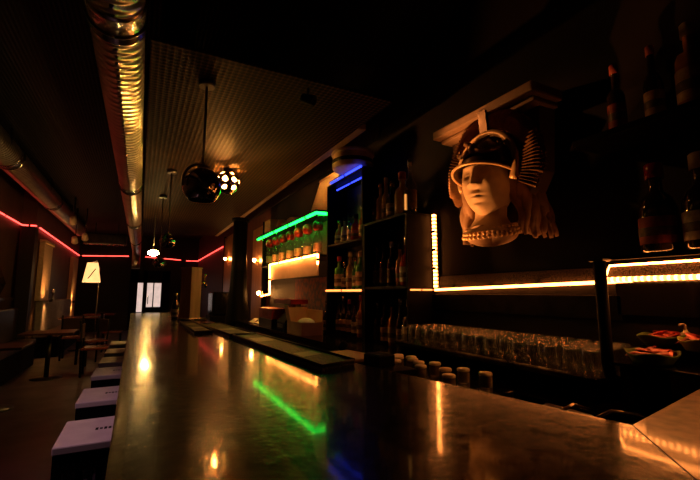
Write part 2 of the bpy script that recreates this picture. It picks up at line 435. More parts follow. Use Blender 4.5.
# bar mats
def bar_mat(label, quad, prints):
    quad = [(x * .9, y * .9) for x, y in quad]
    cx = sum(p[0] for p in quad) / 4; cy = sum(p[1] for p in quad) / 4
    t = thing('bar_mat', label, 'bar mat', (cx, cy, 1.1308), 0, 'rubber bar mats')
    q = [(x - cx, y - cy) for x, y in quad]
    MB().poly(q, 0, .014).build('mat_base', 'rubber', t)
    a, b, c, d_ = [Vector((*p, 0)) for p in q]
    m2 = MB()
    for (p0, p1) in ((a, b), (b, c), (c, d_), (d_, a)):
        v = (p1 - p0).normalized(); m2.tube([p0 + v * .004 + Vector((0, 0, .016)), p1 - v * .004 + Vector((0, 0, .016))], .006, 6)
    m2.build('raised_rim', 'rubber', t)
    for s0, s1 in prints:
        qq = [a.lerp(d_, s0), b.lerp(c, s0), b.lerp(c, s1), a.lerp(d_, s1)]
        A = [p.lerp(sum(qq, Vector()) / 4, .35) for p in qq]
        MB().poly([(p.x, p.y) for p in A], .0138, .0150).build('printed_band', 'mat_print', t)
bar_mat('long black rubber bar mat nearest the camera along the bar edge', [(.632, 1.445), (.812, 1.52), (.728, 2.78), (.562, 2.75)], [(.16, .30), (.62, .86)])
bar_mat('black rubber bar mat in the middle, beyond the long near mat', [(.545, 2.79), (.715, 2.80), (.66, 3.85), (.50, 3.84)], [(.3, .5)])
bar_mat('small black rubber bar mat lying at the foot of the beer tower', [(.36, 3.1), (.49, 3.12), (.47, 4.3), (.36, 4.28)], [(.2, .4), (.55, .75)])

# beer tower
t = thing('beer_tower', 'tall tan wooden beer tower with brass taps on the bar', 'beer tower', (.441, 4.212, 1.1308))
t.scale = (.9, .9, .9); t.rotation_euler = (0, 0, R(38))
MB().box((-.075, -.075, .02), (.075, .075, .55), .008).build('column', 'wood_tan', t)
MB().box((-.09, -.09, 0), (.09, .09, .022), .004).build('base_plate', 'steel', t)
MB().box((-.079, -.079, .55), (.079, .079, .565), .004).build('column_cap', 'wood_tan', t)
for yy, zz in ((-.035, .40), (.045, .36)):
    f = MB().tube([(.07, yy, zz), (.14, yy, zz), (.17, yy, zz - .01), (.18, yy, zz - .05)], .012, 10).build('tap', 'brass', t)
    MB().lathe([(0, .006), (.02, .008), (.07, .015), (.085, .011), (.09, 0)], 12, (.16, yy, zz + .01)).build('tap_handle', 'brass', f)
t = thing('drip_tray', 'small steel drip tray beneath the brass taps', 'drip tray', (.59, 4.194, 1.1308))
t.scale = (.8, .9, .9)
MB().box((-.07, -.09, 0), (.0, .09, .018), .004).build('tray', 'steel', t)
mb = MB()
for k in range(7): mb.box((-.065, -.08 + k * .025, .018), (-.005, -.07 + k * .025, .022))
mb.build('grate', 'dark_steel', t)

# ------------------------------------------------------------------ bottles
PROFILES = {
 'liquor':  [(0, .030), (.004, .034), (.17, .034), (.19, .030), (.205, .018), (.215, .0125), (.275, .0125), (.282, .015), (.29, .015)],
 'wine':    [(0, .032), (.004, .036), (.17, .036), (.20, .030), (.225, .016), (.30, .013), (.312, .015), (.318, .015)],
 'square':  [(0, .036), (.004, .040), (.16, .040), (.178, .036), (.188, .016), (.235, .014), (.243, .017), (.25, .017)],
 'stout':   [(0, .040), (.006, .046), (.12, .046), (.15, .036), (.17, .018), (.205, .016), (.212, .020), (.22, .020)],
 'beer':    [(0, .026), (.004, .030), (.12, .030), (.15, .024), (.175, .013), (.215, .012), (.22, .0135), (.228, .0135)],
}
PROTO = {}
def bottle(kind, glass, cap, label_m, h, label, loc, group):
    key = (kind, glass, cap, label_m, h)
    if key in PROTO: return dup(PROTO[key], loc, label, group, random.uniform(0, 6))
    t = thing('bottle', label, 'bottle', loc, 0, group)
    pr = PROFILES[kind]; k = h / pr[-1][0] / 1.06
    seg = 20
    MB().lathe([(z * k, r * k) for z, r in pr], seg).build('glass_body', glass, t)
    zt, rt = pr[-1]
    MB().lathe([(zt * k - .012 * k, rt * k * 1.12), (zt * k + .028 * k, rt * k * 1.12), (zt * k + .032 * k, rt * k * .9)], 14).build('cap', cap, t)
    if label_m:
        rb = max(r for z, r in pr[:3]); zb = pr[2][0]
        MB().lathe([(zb * .18 * k, rb * k * 1.015), (zb * .20 * k, rb * k * 1.03), (zb * .78 * k, rb * k * 1.03), (zb * .80 * k, rb * k * 1.015)], seg, closed=False).build('paper_label', label_m, t)
        MB().lathe([(zb * .36 * k, rb * k * 1.035), (zb * .37 * k, rb * k * 1.045), (zb * .55 * k, rb * k * 1.045), (zb * .56 * k, rb * k * 1.035)], seg, closed=False).build('label_band', 'label_dark', t)
    PROTO[key] = t
    return t

# ------------------------------------------------------------------ shelf units (the back bar)
def shelf_unit(label, y0, y1, ztop, levels):
    t = thing('bottle_shelf', label, 'shelf unit', (1.875, (y0 + y1) / 2, .962), 0, 'black bottle shelves behind the bar')
    hw = (y1 - y0) / 2; H = ztop - .962
    for s in (-1, 1):
        MB().box((-.125, s * hw - (.02 if s > 0 else 0), 0), (.122, s * hw + (.02 if s < 0 else 0), H), .002).build('side_panel', 'black_shelf', t)
    MB().box((-.125, -hw, H), (.122, hw, H + .022), .003).build('top_panel', 'black_shelf', t)
    MB().box((.112, -hw + .02, 0), (.120, hw - .02, H)).build('back_panel', 'wall_black', t)
    for z in levels:
        MB().box((-.122, -hw + .021, z - .962 - .022), (.111, hw - .021, z - .962), .002).build('shelf', 'black_shelf', t)
    return t
shelf_unit('tall black bottle shelf unit, its top carrying the round drum', 3.115, 3.905, 2.52, [1.425, 1.895])
shelf_unit('lower black bottle shelf unit, right of the tall one', 2.44, 3.105, 1.985, [1.445])

# back counter
t = thing('back_counter', 'dark back bar counter carrying shelves and till boxes', 'counter', (1.7, 4.0, 0))
MB().poly([(x - 1.7, y - 4.0) for x, y in [(1.50, .9), (1.995, .9), (1.995, 6.8), (1.36, 6.8), (1.36, 5.6), (1.47, 3.2)]], .92, .96).build('worktop', 'black_gloss', t)
MB().poly([(x - 1.7, y - 4.0) for x, y in [(1.54, .9), (1.995, .9), (1.995, 6.8), (1.42, 6.8), (1.42, 5.6), (1.52, 3.2)]], 0, .92).build('cabinet', 'black', t)
for k in range(8): MB().box((-.20 + .0, -2.6 + .62 * k - .28, .12), (-.165, -2.6 + .62 * k + .28, .86), .004).build('door', 'black_shelf', t)

# bottles on the shelves
def row(ys, z, x, specs, phrase, group):
    for i, (y, sp) in enumerate(zip(ys, specs)):
        if group.startswith('green'): x = 1.945 - .08 * i
        kind, glass, cap, lab, h, col = sp
        bottle(kind, glass, cap, lab, h, f'{col} bottle, {ORD[i]} from left on {phrase}', (x, y, z + .0008), group)
row([3.80, 3.67, 3.55, 3.43, 3.30, 3.19], 1.895, 1.85,
    [('stout', 'glass_amber', 'brass', 'label_tan', .24, 'amber labelled'), ('square', 'glass_gold', 'black', 'label_tan', .26, 'golden'), ('liquor', 'glass_clear', 'black', 'label_white', .28, 'clear'),
     ('stout', 'glass_red', 'black', 'label_red', .25, 'red squat'), ('liquor', 'glass_red', 'steel', 'label_tan', .31, 'red tan-labelled'), ('wine', 'glass_red', 'red_cap', 'label_red', .37, 'tall red')],
    'upper shelf under the drum', 'bottles on the upper shelf')
row([3.80, 3.68, 3.55, 3.44, 3.33, 3.22], 1.425, 1.85,
    [('square', 'glass_green', 'red_cap', 'label_white', .33, 'green red-capped'), ('liquor', 'glass_clear', 'steel', 'label_white', .27, 'clear'), ('liquor', 'glass_gold', 'cream', 'label_tan', .36, 'pale gold'),
     ('liquor', 'glass_green', 'brass', 'label_white', .30, 'slim green'), ('square', 'glass_green', 'cream', 'label_tan', .34, 'green cream-capped'), ('wine', 'glass_dark', 'black', 'label_tan', .33, 'dark')],
    'lit middle shelf of tall unit', 'bottles on the lit middle shelf')
row([3.80, 3.69, 3.57, 3.45, 3.33, 3.21], .982, 1.85,
    [('wine', 'glass_dark', 'black', 'label_tan', .33, 'dark tan-labelled'), ('wine', 'glass_dark', 'steel', 'label_tan', .36, 'tall dark'), ('liquor', 'glass_dark', 'label_red', 'label_tan', .33, 'dark red-necked'),
     ('wine', 'glass_dark', 'black', 'label_white', .33, 'dark white-labelled'), ('liquor', 'glass_amber', 'red_cap', 'label_tan', .37, 'amber red-capped'), ('wine', 'glass_dark', 'steel', 'label_red', .34, 'dark red-labelled')],
    'lowest shelf of tall unit', 'bottles on the lowest shelf of the tall unit')
row([3.03, 2.92, 2.80, 2.68, 2.56], 1.445, 1.85,
    [('wine', 'glass_dark', 'steel', 'label_dark', .34, 'dark'), ('liquor', 'glass_dark', 'black', 'label_dark', .35, 'black-capped dark'), ('wine', 'glass_dark', 'cream', 'label_dark', .36, 'cream-capped dark'),
     ('liquor', 'glass_amber', 'black', 'label_red', .33, 'amber'), ('stout', 'glass_red', 'steel', 'label_white', .36, 'squat red-labelled')],
    'middle shelf of lower unit', 'bottles on the middle shelf of the lower unit')
row([3.03, 2.92, 2.80, 2.68, 2.56], .962, 1.85,
    [('liquor', 'glass_dark', 'steel', 'label_dark', .33, 'dark'), ('wine', 'glass_dark', 'black', 'label_tan', .36, 'dark wine'), ('liquor', 'glass_amber', 'black', 'label_tan', .35, 'amber'),
     ('wine', 'glass_dark', 'steel', 'label_tan', .37, 'steel-capped dark'), ('square', 'glass_dark', 'cream', 'label_tan', .36, 'tan-labelled dark')],
    'lowest shelf of lower unit', 'bottles on the lowest shelf of the lower unit')
row([3.05, 2.965, 2.875, 2.765, 2.63, 2.515], 2.008, 1.85,
    [('square', 'glass_dark', 'black', None, .24, 'short dark'), ('liquor', 'glass_gold', 'brass', None, .34, 'golden'), ('wine', 'glass_gold', 'cream', 'label_tan', .37, 'tall golden'),
     ('stout', 'glass_clear', 'brass', 'label_tan', .30, 'clear squat'), ('stout', 'glass_gold', 'label_red', None, .34, 'broad gold'), ('liquor', 'glass_clear', 'steel', 'label_dark', .42, 'tallest clear')],
    'top of the lower unit', 'bottles standing on top of the lower unit')
row([4.05, 3.95], .962, 1.82,
    [('wine', 'glass_dark', 'steel', 'label_tan', .33, 'dark'), ('liquor', 'glass_amber', 'cream', 'label_tan', .33, 'amber')],
    'counter beside the cardboard box', 'bottles on the counter by the boxes')

strip('led_strip', 'reflected warm glow built as a short tube along the middle shelf edge of the tall unit', 'led strip', [(1.738, 3.88, 1.414), (1.738, 3.13, 1.414)], .010, 'reflected_glow', 'led strips of the back bar', .5)  # emissive tube stands in for a reflection along the shelf edge
strip('led_strip', 'dim reflected glow built as a short tube along the side of the lower shelf unit', 'led strip', [(1.97, 2.432, 1.416), (1.77, 2.432, 1.416)], .006, 'reflected_glow', 'led strips of the back bar', .5)  # wall strip's reflection on the side panel, built as an emissive tube
# drum on top of the tall unit
t = thing('round_drum', 'round tan drum with a dark band on the tall shelf unit', 'drum', (1.78, 3.36, 2.583))
MB().lathe([(0, .19), (.012, .20), (.13, .20), (.14, .19)], 36).build('drum_shell', 'drum', t)
MB().lathe([(.05, .2005), (.052, .204), (.085, .204), (.087, .2005)], 36, closed=False).build('dark_band', 'black', t)
MB().lathe([(.1405, .195), (.145, .212), (.165, .212), (.175, .20)], 36).build('drum_lid', 'drum', t)
strip('led_strip', 'blue led strip under the round drum', 'led strip', [(1.745, 3.80, 2.556), (1.745, 3.13, 2.556)], .011, 'led_blue', 'led strips of the back bar', .4)
strip('led_strip', 'blue led strip inside the tall unit below its top', 'led strip', [(1.84, 3.84, 2.500), (1.84, 3.18, 2.500)], .008, 'led_blue', 'led strips of the back bar', .4)
t = thing('drum_plinth', 'low black block carrying the round drum', 'block', (1.83, 3.36, 2.5435)); MB().box((-.07, -.17, 0), (.15, .17, .038), .004).build('block', 'black', t)

# ------------------------------------------------------------------ glass rack bay with the green edge
t = thing('glass_rack', 'wall rack of glass shelves edged by the green light strip', 'shelf', (1.8, 5.1, 1.78))
MB().box((-.13, -1.14, 0), (.19, 1.14, .025), .003).build('shelf', 'black_shelf', t)
MB().box((-.175, -1.175, .487), (.19, 1.32, .505), .003).build('top_slab', 'black_shelf', t)
MB().box((.18, -1.14, .025), (.19, 1.14, .487)).build('back_panel', 'wall_brown', t)
for yy in (-1.13, -.40, .38, 1.12): MB().box((-.125, yy - .006, .0255), (.18, yy + .006, .4865), .001).build('glass_divider', 'glass_clear', t)
MB().box((-.128, -1.13, -.205), (-.112, .62, -.001), .002).build('pelmet_board', 'cream_board', t)
strip('led_strip', 'bright green led strip along the glass rack edge', 'led strip', [(1.642, 6.38, 2.240), (1.642, 3.942, 2.250), (1.95, 3.94, 2.250)], .016, 'led_green', 'led strips of the back bar', .6)
strip('led_strip', 'zigzag warm led strip above the cream board', 'led strip', [(1.655, 3.925, 1.69), (1.655, 3.925, 1.795), (1.645, 5.68, 1.79), (1.66, 5.70, 1.37), (1.72, 6.38, 1.335)], .012, 'led_warm', 'led strips of the back bar', .6)
for i in range(7):
    y = 4.10 + i * .315
    t = PROTO.get('redcap')
    lab = f'tall clear bottle with bulbous red cap, {ORD[6 - i]} from left under green strip'
    if t is None:
        t = thing('bottle', lab, 'bottle', (1.73, y, 1.8055), 0, 'red capped bottles in the glass rack')
        MB().lathe([(0, .045), (.006, .05), (.20, .05), (.235, .035), (.25, .022), (.275, .022)], 20).build('glass_body', 'glass_clear', t)
        MB().lathe([(.275, .03), (.285, .050), (.33, .062), (.37, .054), (.395, .03), (.40, 0)], 20).build('cap', 'red_cap', t)
        MB().lathe([(.04, .0505), (.045, .0515), (.13, .0515), (.135, .0505)], 20, closed=False).build('paper_label', 'label_tan', t)
        PROTO['redcap'] = t
    else: dup(t, (1.73, y, 1.8055), lab)
row([4.03, 4.03], 1.8055, 1.88, [('wine', 'glass_green', 'black', 'label_tan', .34, 'dark green'), ('wine', 'glass_green', 'steel', 'label_white', .38, 'bright green')], 'glass rack end by tall unit', 'green bottles at the rack end')
# on top of the rack
t = thing('bowl', 'cream upturned bowl on the glass rack above the green strip', 'bowl', (1.78, 5.02, 2.2862))
MB().lathe([(0, .16), (.012, .165), (.018, .12), (.07, .105), (.10, .07), (.105, 0)], 28).build('shell', 'cream', t)
t = thing('tan_box', 'small cardboard box on the far end of the glass rack', 'box', (1.80, 6.02, 2.2862))
MB().box((-.11, -.16, 0), (.12, .16, .21), .004).build('box_body', 'cardboard', t)
for s in (-1, 1): MB().box((s * .06 - .055, -.16, .2105), (s * .06 + .055, .16, .214)).build('flap', 'cardboard', t)
t = thing('gold_pot', 'little gilded pot between bowl and cardboard box', 'pot', (1.74, 5.45, 2.2862))
MB().lathe([(0, .05), (.05, .075), (.10, .07), (.12, .05), (.13, .055), (.125, .045), (.02, .04), (.02, 0)], 20).build('pot_body', 'gilt', t)
t = thing('leaning_board', 'tan board leaning on the glass rack beside the drum', 'board', (1.80, 4.25, 2.2865), 0)
p = MB().box((-.012, -.30, .0), (.012, .30, .52), .003, Matrix.Rotation(R(17), 3, 'Y'), (0, 0, 0)); p.build('board', 'cream_board', t)
p = MB().box((-.02, -.31, .50), (.02, .31, .53), .003, Matrix.Rotation(R(17), 3, 'Y'), (0, 0, 0)); p.build('board_rim', 'wood_tan', t)

# under the rack: patterned hanging and things on the counter
tag(MB().box((1.975, 4.0, 1.10), (1.998, 5.5, 1.58)).build('wall_hanging', 'fabric_pattern'), 'dark red patterned hanging on the wall under the cream board', 'hanging')
t = thing('cardboard_box', 'open cardboard box full of paper beside the till', 'box', (1.575, 4.08, .9605))
MB().box((-.11, -.22, 0), (.11, .22, .006)).build('box_floor', 'cardboard', t)
mb = MB(); mb.box((-.115, -.22, 0), (-.108, .22, .13)).box((.108, -.22, 0), (.115, .22, .25)).box((-.115, -.225, 0), (.115, -.218, .13)).box((-.115, .218, 0), (.115, .225, .27))
mb.build('box_wall', 'cardboard', t)
MB().sphere((0, -.05, .10), .10, 14, 9, (.9, 1.5, .7)).build('crumpled_paper', 'paper', t)
MB().box((-.112, .12, .13), (-.106, .24, .30), 0, Matrix.Rotation(R(-12), 3, 'Y'), (-.112, 0, .13)).build('flap', 'cardboard', t)
t = thing('cash_register', 'black and red till with a small receipt printer on the counter', 'cash register', (1.60, 4.60, .9605))
MB().box((-.12, -.15, 0), (.14, .15, .10), .008).build('drawer_box', 'black', t)
MB().prism([(-.12, -.15, .1005), (.12, -.15, .1005), (.12, -.15, .24), (-.02, -.15, .20)], (0, .30, 0)).build('keyboard_body', 'black', t)
MB().box((.02, -.10, .235), (.10, .10, .30), .01).build('display', 'label_white', t)
MB().box((-.128, -.10, .03), (-.121, .10, .07)).build('drawer_front', 'dark_steel', t)
t = thing('red_tray', 'shallow red tray leaning over the till', 'tray', (1.63, 4.72, 1.2615))
MB().box((-.09, -.30, 0), (.10, .30, .012), .003).build('tray_base', 'red_plastic', t)
mb = MB(); mb.box((-.10, -.31, .0), (-.09, .31, .05)).box((.10, -.31, 0), (.11, .31, .05)).box((-.10, -.32, 0), (.11, -.31, .05)).box((-.10, .31, 0), (.11, .32, .05))
mb.build('tray_rim', 'red_plastic', t)
t = thing('red_box', 'red carton on a dark box left of the till', 'carton', (1.56, 5.20, 1.0625))
MB().box((-.10, -.30, 0), (.10, .30, .13), .006).build('carton_body', 'red_plastic', t)
MB().box((-.102, -.12, .03), (-.1005, .12, .10)).build('carton_label', 'label_red', t)
tag(MB().box((1.46, 4.90, .9605), (1.68, 5.50, 1.0620), .006).build('dark_box', 'dark_steel'), 'dark flat box beneath the red carton', 'box')
for i, (y, ph) in enumerate([(5.56, 'nearest the red carton'), (5.86, 'far left on the counter')]):
    mb = MB()
    mb.grid(lambda u, v, y=y: (1.46 + .22 * u, y + .24 * v, .965 + .05 * abs(math.sin(5 * u + 3 * v + y)) * (1 - abs(2 * u - 1)) + .003), 10, 10)
    o = mb.build('paper_stack', 'paper'); so = o.modifiers.new('thick', 'SOLIDIFY'); so.thickness = .004
    tag(o, f'crumpled cream paper lying on the back counter, {ph}', 'paper')
t = thing('candle', 'small lit candle flame on the far back counter', 'candle', (1.60, 5.52, .9605))
MB().lathe([(0, .03), (.05, .03), (.055, .02)], 14).build('wax', 'cream', t)
MB().lathe([(.055, 0), (.07, .008), (.085, .006), (.105, 0)], 10).build('flame', 'bulb_small', t)

# ------------------------------------------------------------------ wall LED lines
t = thing('led_strip', 'upright warm led strip on the wall beside the shelf unit', 'led strip', (1.985, 2.405, 1.43), 0, 'led strips of the back bar')
MB().box((-.010, -.011, 0), (.0, .011, .565)).build('tube', 'led_beads', t)
for z in (.14, .28, .42): MB().box((-.016, -.022, z), (-.0125, .022, z + .02)).build('clip', 'black', t)
MB().box((.0005, -.03, 0), (.014, .03, .565)).build('backing', 'steel', t)
t = thing('led_strip', 'long level warm led strip under the perforated ledge', 'led strip', (1.985, 2.41, 1.42), 0, 'led strips of the back bar')
MB().tube([(-.005, 0, -.004), (-.005, -1.385, .03)], .0085, 8).build('tube', 'led_level', t)
for k in range(4): MB().box((-.004, -.35 * k - .2, .012 + .008 * k), (.014, -.35 * k - .17, .025 + .008 * k)).build('clip', 'dark_steel', t)
t = thing('perforated_strip', 'narrow perforated metal strip on the wall just above the level led strip', 'panel', (1.985, 1.75, 1.455))
MB().prism([(.004, -.70, .0), (.013, -.70, .0), (.013, -.70, .062), (.008, -.70, .062)], (0, 1.36, 0)).build('perforated_panel', 'perforated', t)
MB().box((.002, -.70, .0625), (.013, .66, .070), .001).build('top_edge', 'black_shelf', t)
# reflecting fascia below the strip
tag(MB().box((1.975, 1.08, 1.27), (1.998, 2.43, 1.385), .003).build('steel_splash_panel', 'dark_steel'), 'dark steel panel on the wall under the level led strip', 'panel')

# ------------------------------------------------------------------ glass shelf with the tumblers
t = thing('glass_shelf', 'dark raised shelf full of tumblers beneath the led strip', 'shelf', (1.80, 1.70, .9605))
MB().box((-.185, -.70, .075), (.19, .73, .098), .003).build('shelf_board', 'black_gloss', t)
for yy in (-.66, .03, .70): MB().box((-.16, yy - .015, 0), (.18, yy + .015, .0745), .002).build('support', 'black', t)
MB().box((-.188, -.70, .098), (-.184, .73, .108)).build('edge_strip', 'glass_clear', t)
proto = None
rows = [('front row of tumblers on the raised shelf', 1.66), ('second row of tumblers on the raised shelf', 1.75), ('third row of tumblers on the raised shelf', 1.84), ('rearmost row of tumblers on the raised shelf', 1.93)]
for ri, (nm, x) in enumerate(rows):
    for k in range(16):
        y = 1.05 + k * .086 + (.02 if ri % 2 else 0) + random.uniform(-.006, .006)
        loc = (x + random.uniform(-.006, .006), y, 1.0595)
        lab = f'upturned clear tumbler, one of the {nm}'
        if proto is None:
            proto = thing('tumbler', lab, 'glass', loc, 0, nm)
            MB().lathe([(0, .037), (.0, .0395), (.05, .037), (.105, .033), (.112, .031), (.112, 0)], 18, closed=False).build('tumbler_wall', 'glass_clear', proto)
            MB().lathe([(.096, 0), (.096, .0305), (.10, .032), (.104, .0315), (.104, 0)], 18, closed=False).build('thick_base', 'glass_clear', proto)
        else: dup(proto, loc, lab, nm)

# cups beside the work well
def cup(i, x, y, label):
    global cup_proto
    loc = (x, y, .976)
    if i == 0:
        cup_proto = thing('cup', label, 'cup', loc, 0, 'cream cups along the work well')
        MB().lathe([(0, .028), (.002, .031), (.03, .030), (.050, .029)], 22, closed=False).build('cup_body', 'frosted', cup_proto)
        MB().lathe([(.0505, .027), (.052, .030), (.060, .030), (.064, .026), (.065, 0)], 22).build('thick_base', 'painted_glint', cup_proto)  # cream disc stands in for light refracted in the glass base
    else: dup(cup_proto, loc, label)
cups = [(1.31, 2.08), (1.36, 2.00), (1.32, 1.94), (1.385, 1.91), (1.345, 1.84), (1.32, 1.755), (1.375, 1.69), (1.315, 1.54), (1.39, 1.50), (1.23, 1.42), (1.41, 1.38), (1.26, 1.66), (1.24, 1.85)]
for i, (x, y) in enumerate(cups):
    nth = sorted(cups, key=lambda c: -c[1] + .3 * c[0]).index((x, y))
    words = ['first', 'second', 'third', 'fourth', 'fifth', 'sixth', 'seventh', 'eighth', 'ninth', 'tenth', 'eleventh', 'twelfth', 'last']
    cup(i, x, y, f'upturned cream cup behind the bar, {words[nth]} counting from the left')
t = thing('work_well', 'low dark work shelf holding the cream cups behind the bar', 'shelf', (1.31, 1.75, 0))
MB().box((-.14, -.48, .95), (.15, .45, .975), .004).build('shelf_board', 'black_gloss', t)
for s in (-1, 1):
    for q in (-.11, .12): MB().box((q - .012, s * .40 - .012 - .015, 0), (q + .012, s * .40 + .012 - .015, .9495)).build('leg', 'black', t)
t = thing('cutting_board', 'tan wooden board lying just behind the bar edge', 'cutting board', (1.02, 1.86, 1.05))
MB().box((-.10, -.06, 0), (.11, .24, .02), .006, Matrix.Rotation(R(10), 3, 'Z'), (0, 0, 0)).build('board', 'wood_tan', t)
t = thing('napkin_box', 'small black box behind the bar edge right of the tan board', 'box', (1.05, 1.71, 1.0505), .1)
MB().box((-.05, -.06, 0), (.05, .06, .05), .004).build('box_body', 'black', t)
MB().box((-.04, -.05, .0505), (.04, .05, .054)).build('lid', 'dark_steel', t)
t = thing('speed_rail', 'black bottle rail behind the bar edge under the board', 'rail', (1.02, 1.9, 1.0495))
MB().box((-.165, -.36, -.03), (.13, .36, 0), .004).build('rail_shelf', 'black', t)
MB().box((.12, -.36, -1.0495), (.13, .36, -.031)).build('rail_front', 'black', t)
t = thing('spotlight', 'added small black uplight behind the bar edge aimed up at the bust', 'spotlight', (1.06, 2.16, 1.0505), 0)  # added fixture, brightens the bust's face from below
MB().lathe([(0, .03), (.008, .03), (.012, .02)], 16).build('base', 'black', t)
q = (Vector((1.66, 1.68, 2.10)) - Vector((1.06, 2.16, 1.07))).normalized()
MB().lathe([(.0, .012), (.006, .022), (.05, .024), (.05, .019), (.02, .015)], 16, (0, 0, .014), q.to_track_quat('Z', 'Y').to_matrix(), closed=False).build('housing', 'black', t)
ld = bpy.data.lights.new('added_bust_light', 'SPOT'); ld.energy = 115; ld.color = (1, .33, .07); ld.spot_size = R(40); ld.spot_blend = .6; ld.shadow_soft_size = .02
lo = bpy.data.objects.new('added_bust_light', ld); COL.objects.link(lo); lo.parent = t; lo.location = Vector((0, 0, .014)) + q * .06
lo.rotation_euler = q.to_track_quat('-Z', 'Y').to_euler()
t = thing('tube_lamp', 'short glowing upright tube lamp beside the tallest bottle on the lower unit', 'lamp', (1.768, 2.475, 2.008), 0)
MB().lathe([(0, .018), (.012, .018), (.014, .009)], 14).build('base', 'black', t)
MB().lathe([(.014, .007), (.135, .007), (.14, .003)], 12).build('tube', 'led_tube', t)
MB().box((.008, -.012, .0), (.012, .012, .14)).build('reflector', 'steel', t)
t = thing('spotlight', 'added small black spotlight under the mesh ceiling aimed at the bust', 'spotlight', (.95, 2.45, 2.72), 0)  # fixture added to bring light onto the helmet crest
q = (Vector((1.75, 1.66, 2.28)) - Vector((.95, 2.45, 2.72))).normalized()
MB().lathe([(-.05, .02), (-.045, .03), (.05, .035), (.05, .028), (-.02, .02)], 16, (0, 0, 0), q.to_track_quat('Z', 'Y').to_matrix(), closed=False).build('housing', 'black', t)
MB().cyl((0, 0, .02), (0, 0, .079), .008).build('stem', 'dark_steel', t)
ld = bpy.data.lights.new('added_crest_light', 'SPOT'); ld.energy = 16; ld.color = (1, .34, .08); ld.spot_size = R(42); ld.spot_blend = .9; ld.shadow_soft_size = .03
lo = bpy.data.objects.new('added_crest_light', ld); COL.objects.link(lo); lo.parent = t; lo.location = q * .06
lo.rotation_euler = q.to_track_quat('-Z', 'Y').to_euler()
# sink and ice well
t = thing('ice_well', 'black ice well with a raised slanting steel lid behind the bar', 'ice well', (1.33, .98, 0))
MB().box((-.13, -.09, 0), (.14, .14, .955), .004).build('well_body', 'black', t)
MB().box((-.12, -.06, .957), (.13, .13, .967), .003, Matrix.Rotation(R(-14), 3, 'Y'), (.13, 0, .957)).build('lid', 'dark_steel', t)
MB().tube([(-.08, -.06, 1.0), (.0, -.07, 1.02), (.10, -.06, .99)], .006, 8).build('lid_rim', 'steel', t)
t = thing('sink_tap', 'low curved steel tap behind the corner of the bar', 'tap', (1.41, .80, 0))
MB().box((-.12, -.10, 0), (.08, .07, .93), .004).build('sink_body', 'black', t)
MB().tube([(-.10, .04, .93), (-.08, .04, .99), (-.02, .02, 1.012), (.04, -.03, 1.005), (.07, -.08, .985)], .008, 8).build('spout', 'steel', t)

# ------------------------------------------------------------------ right hand glazed case with post
t = thing('guard_post', 'slim black upright post at the end of the tumbler shelf', 'post', (1.62, .955, .9605))
MB().tube([(.16, .0, .09), (.05, .0, .095), (.012, .0, .12), (0, 0, .17), (0, 0, .56)], .022, 10).build('upright', 'black', t)
MB().box((-.03, -.03, .56), (.03, .03, .572), .004).build('post_cap', 'dark_steel', t)
MB().box((.14, -.03, 0), (.20, .03, .095), .004).build('foot', 'black', t)
t = thing('light_box', 'wall shelf with a glowing edge and perforated front by the baskets', 'wall shelf', (1.90, .70, 1.455))
MB().box((-.02, -.72, 0), (.095, .40, .062), .002).build('perforated_front', 'perforated', t)
MB().box((-.05, -.72, .085), (.095, .42, .105), .003).build('shelf_board', 'black_shelf', t)
MB().tube([(-.028, .40, .0), (-.028, -.72, .006)], .010, 8).build('lower_glow', 'led_beads_level', t)
MB().tube([(-.028, .385, .004), (-.028, .36, .062), (-.028, -.72, .070)], .0045, 8).build('upper_glow', 'led_warm', t)
MB().box((.075, -.72, -.16), (.095, .40, -.002), .002).build('lower_panel', 'black_gloss', t)

t = thing('upper_shelf', 'dark upper shelf on the right wall carrying three bottles', 'shelf', (1.88, .5, 2.07))
MB().box((-.12, -1.0, 0), (.118, .62, .03), .003).build('shelf_board', 'black_shelf', t)
for yy in (-.9, .02): MB().prism([(-.10, yy, -.0005), (.118, yy, -.0005), (.118, yy, -.16)], (0, .02, 0)).build('bracket', 'black', t)
def right_bottle(kind, glass, cap, lab, h, label, loc): bottle(kind, glass, cap, lab, h, label, loc, 'bottles on the right wall shelves')
right_bottle('liquor', 'glass_dark', 'label_red', 'label_red', .325, 'dark red-labelled bottle on the upper shelf nearest the bust', (1.88, .975, 2.1008))
right_bottle('wine', 'glass_dark', 'label_red', 'label_tan', .335, 'dark tan-labelled bottle on the upper shelf, middle of three', (1.88, .825, 2.1008))
right_bottle('square', 'glass_amber', 'label_tan', 'label_tan', .345, 'amber wide-labelled bottle on the upper shelf, rightmost of three', (1.88, .69, 2.1008))
right_bottle('stout', 'glass_dark', 'red_cap', 'label_red', .345, 'red-capped bottle alone on the glowing wall shelf', (1.88, .855, 1.5608))
right_bottle('stout', 'glass_dark', 'cream', 'label_white', .345, 'pale-labelled bottle on the glowing shelf at the frame edge', (1.88, .70, 1.5608))

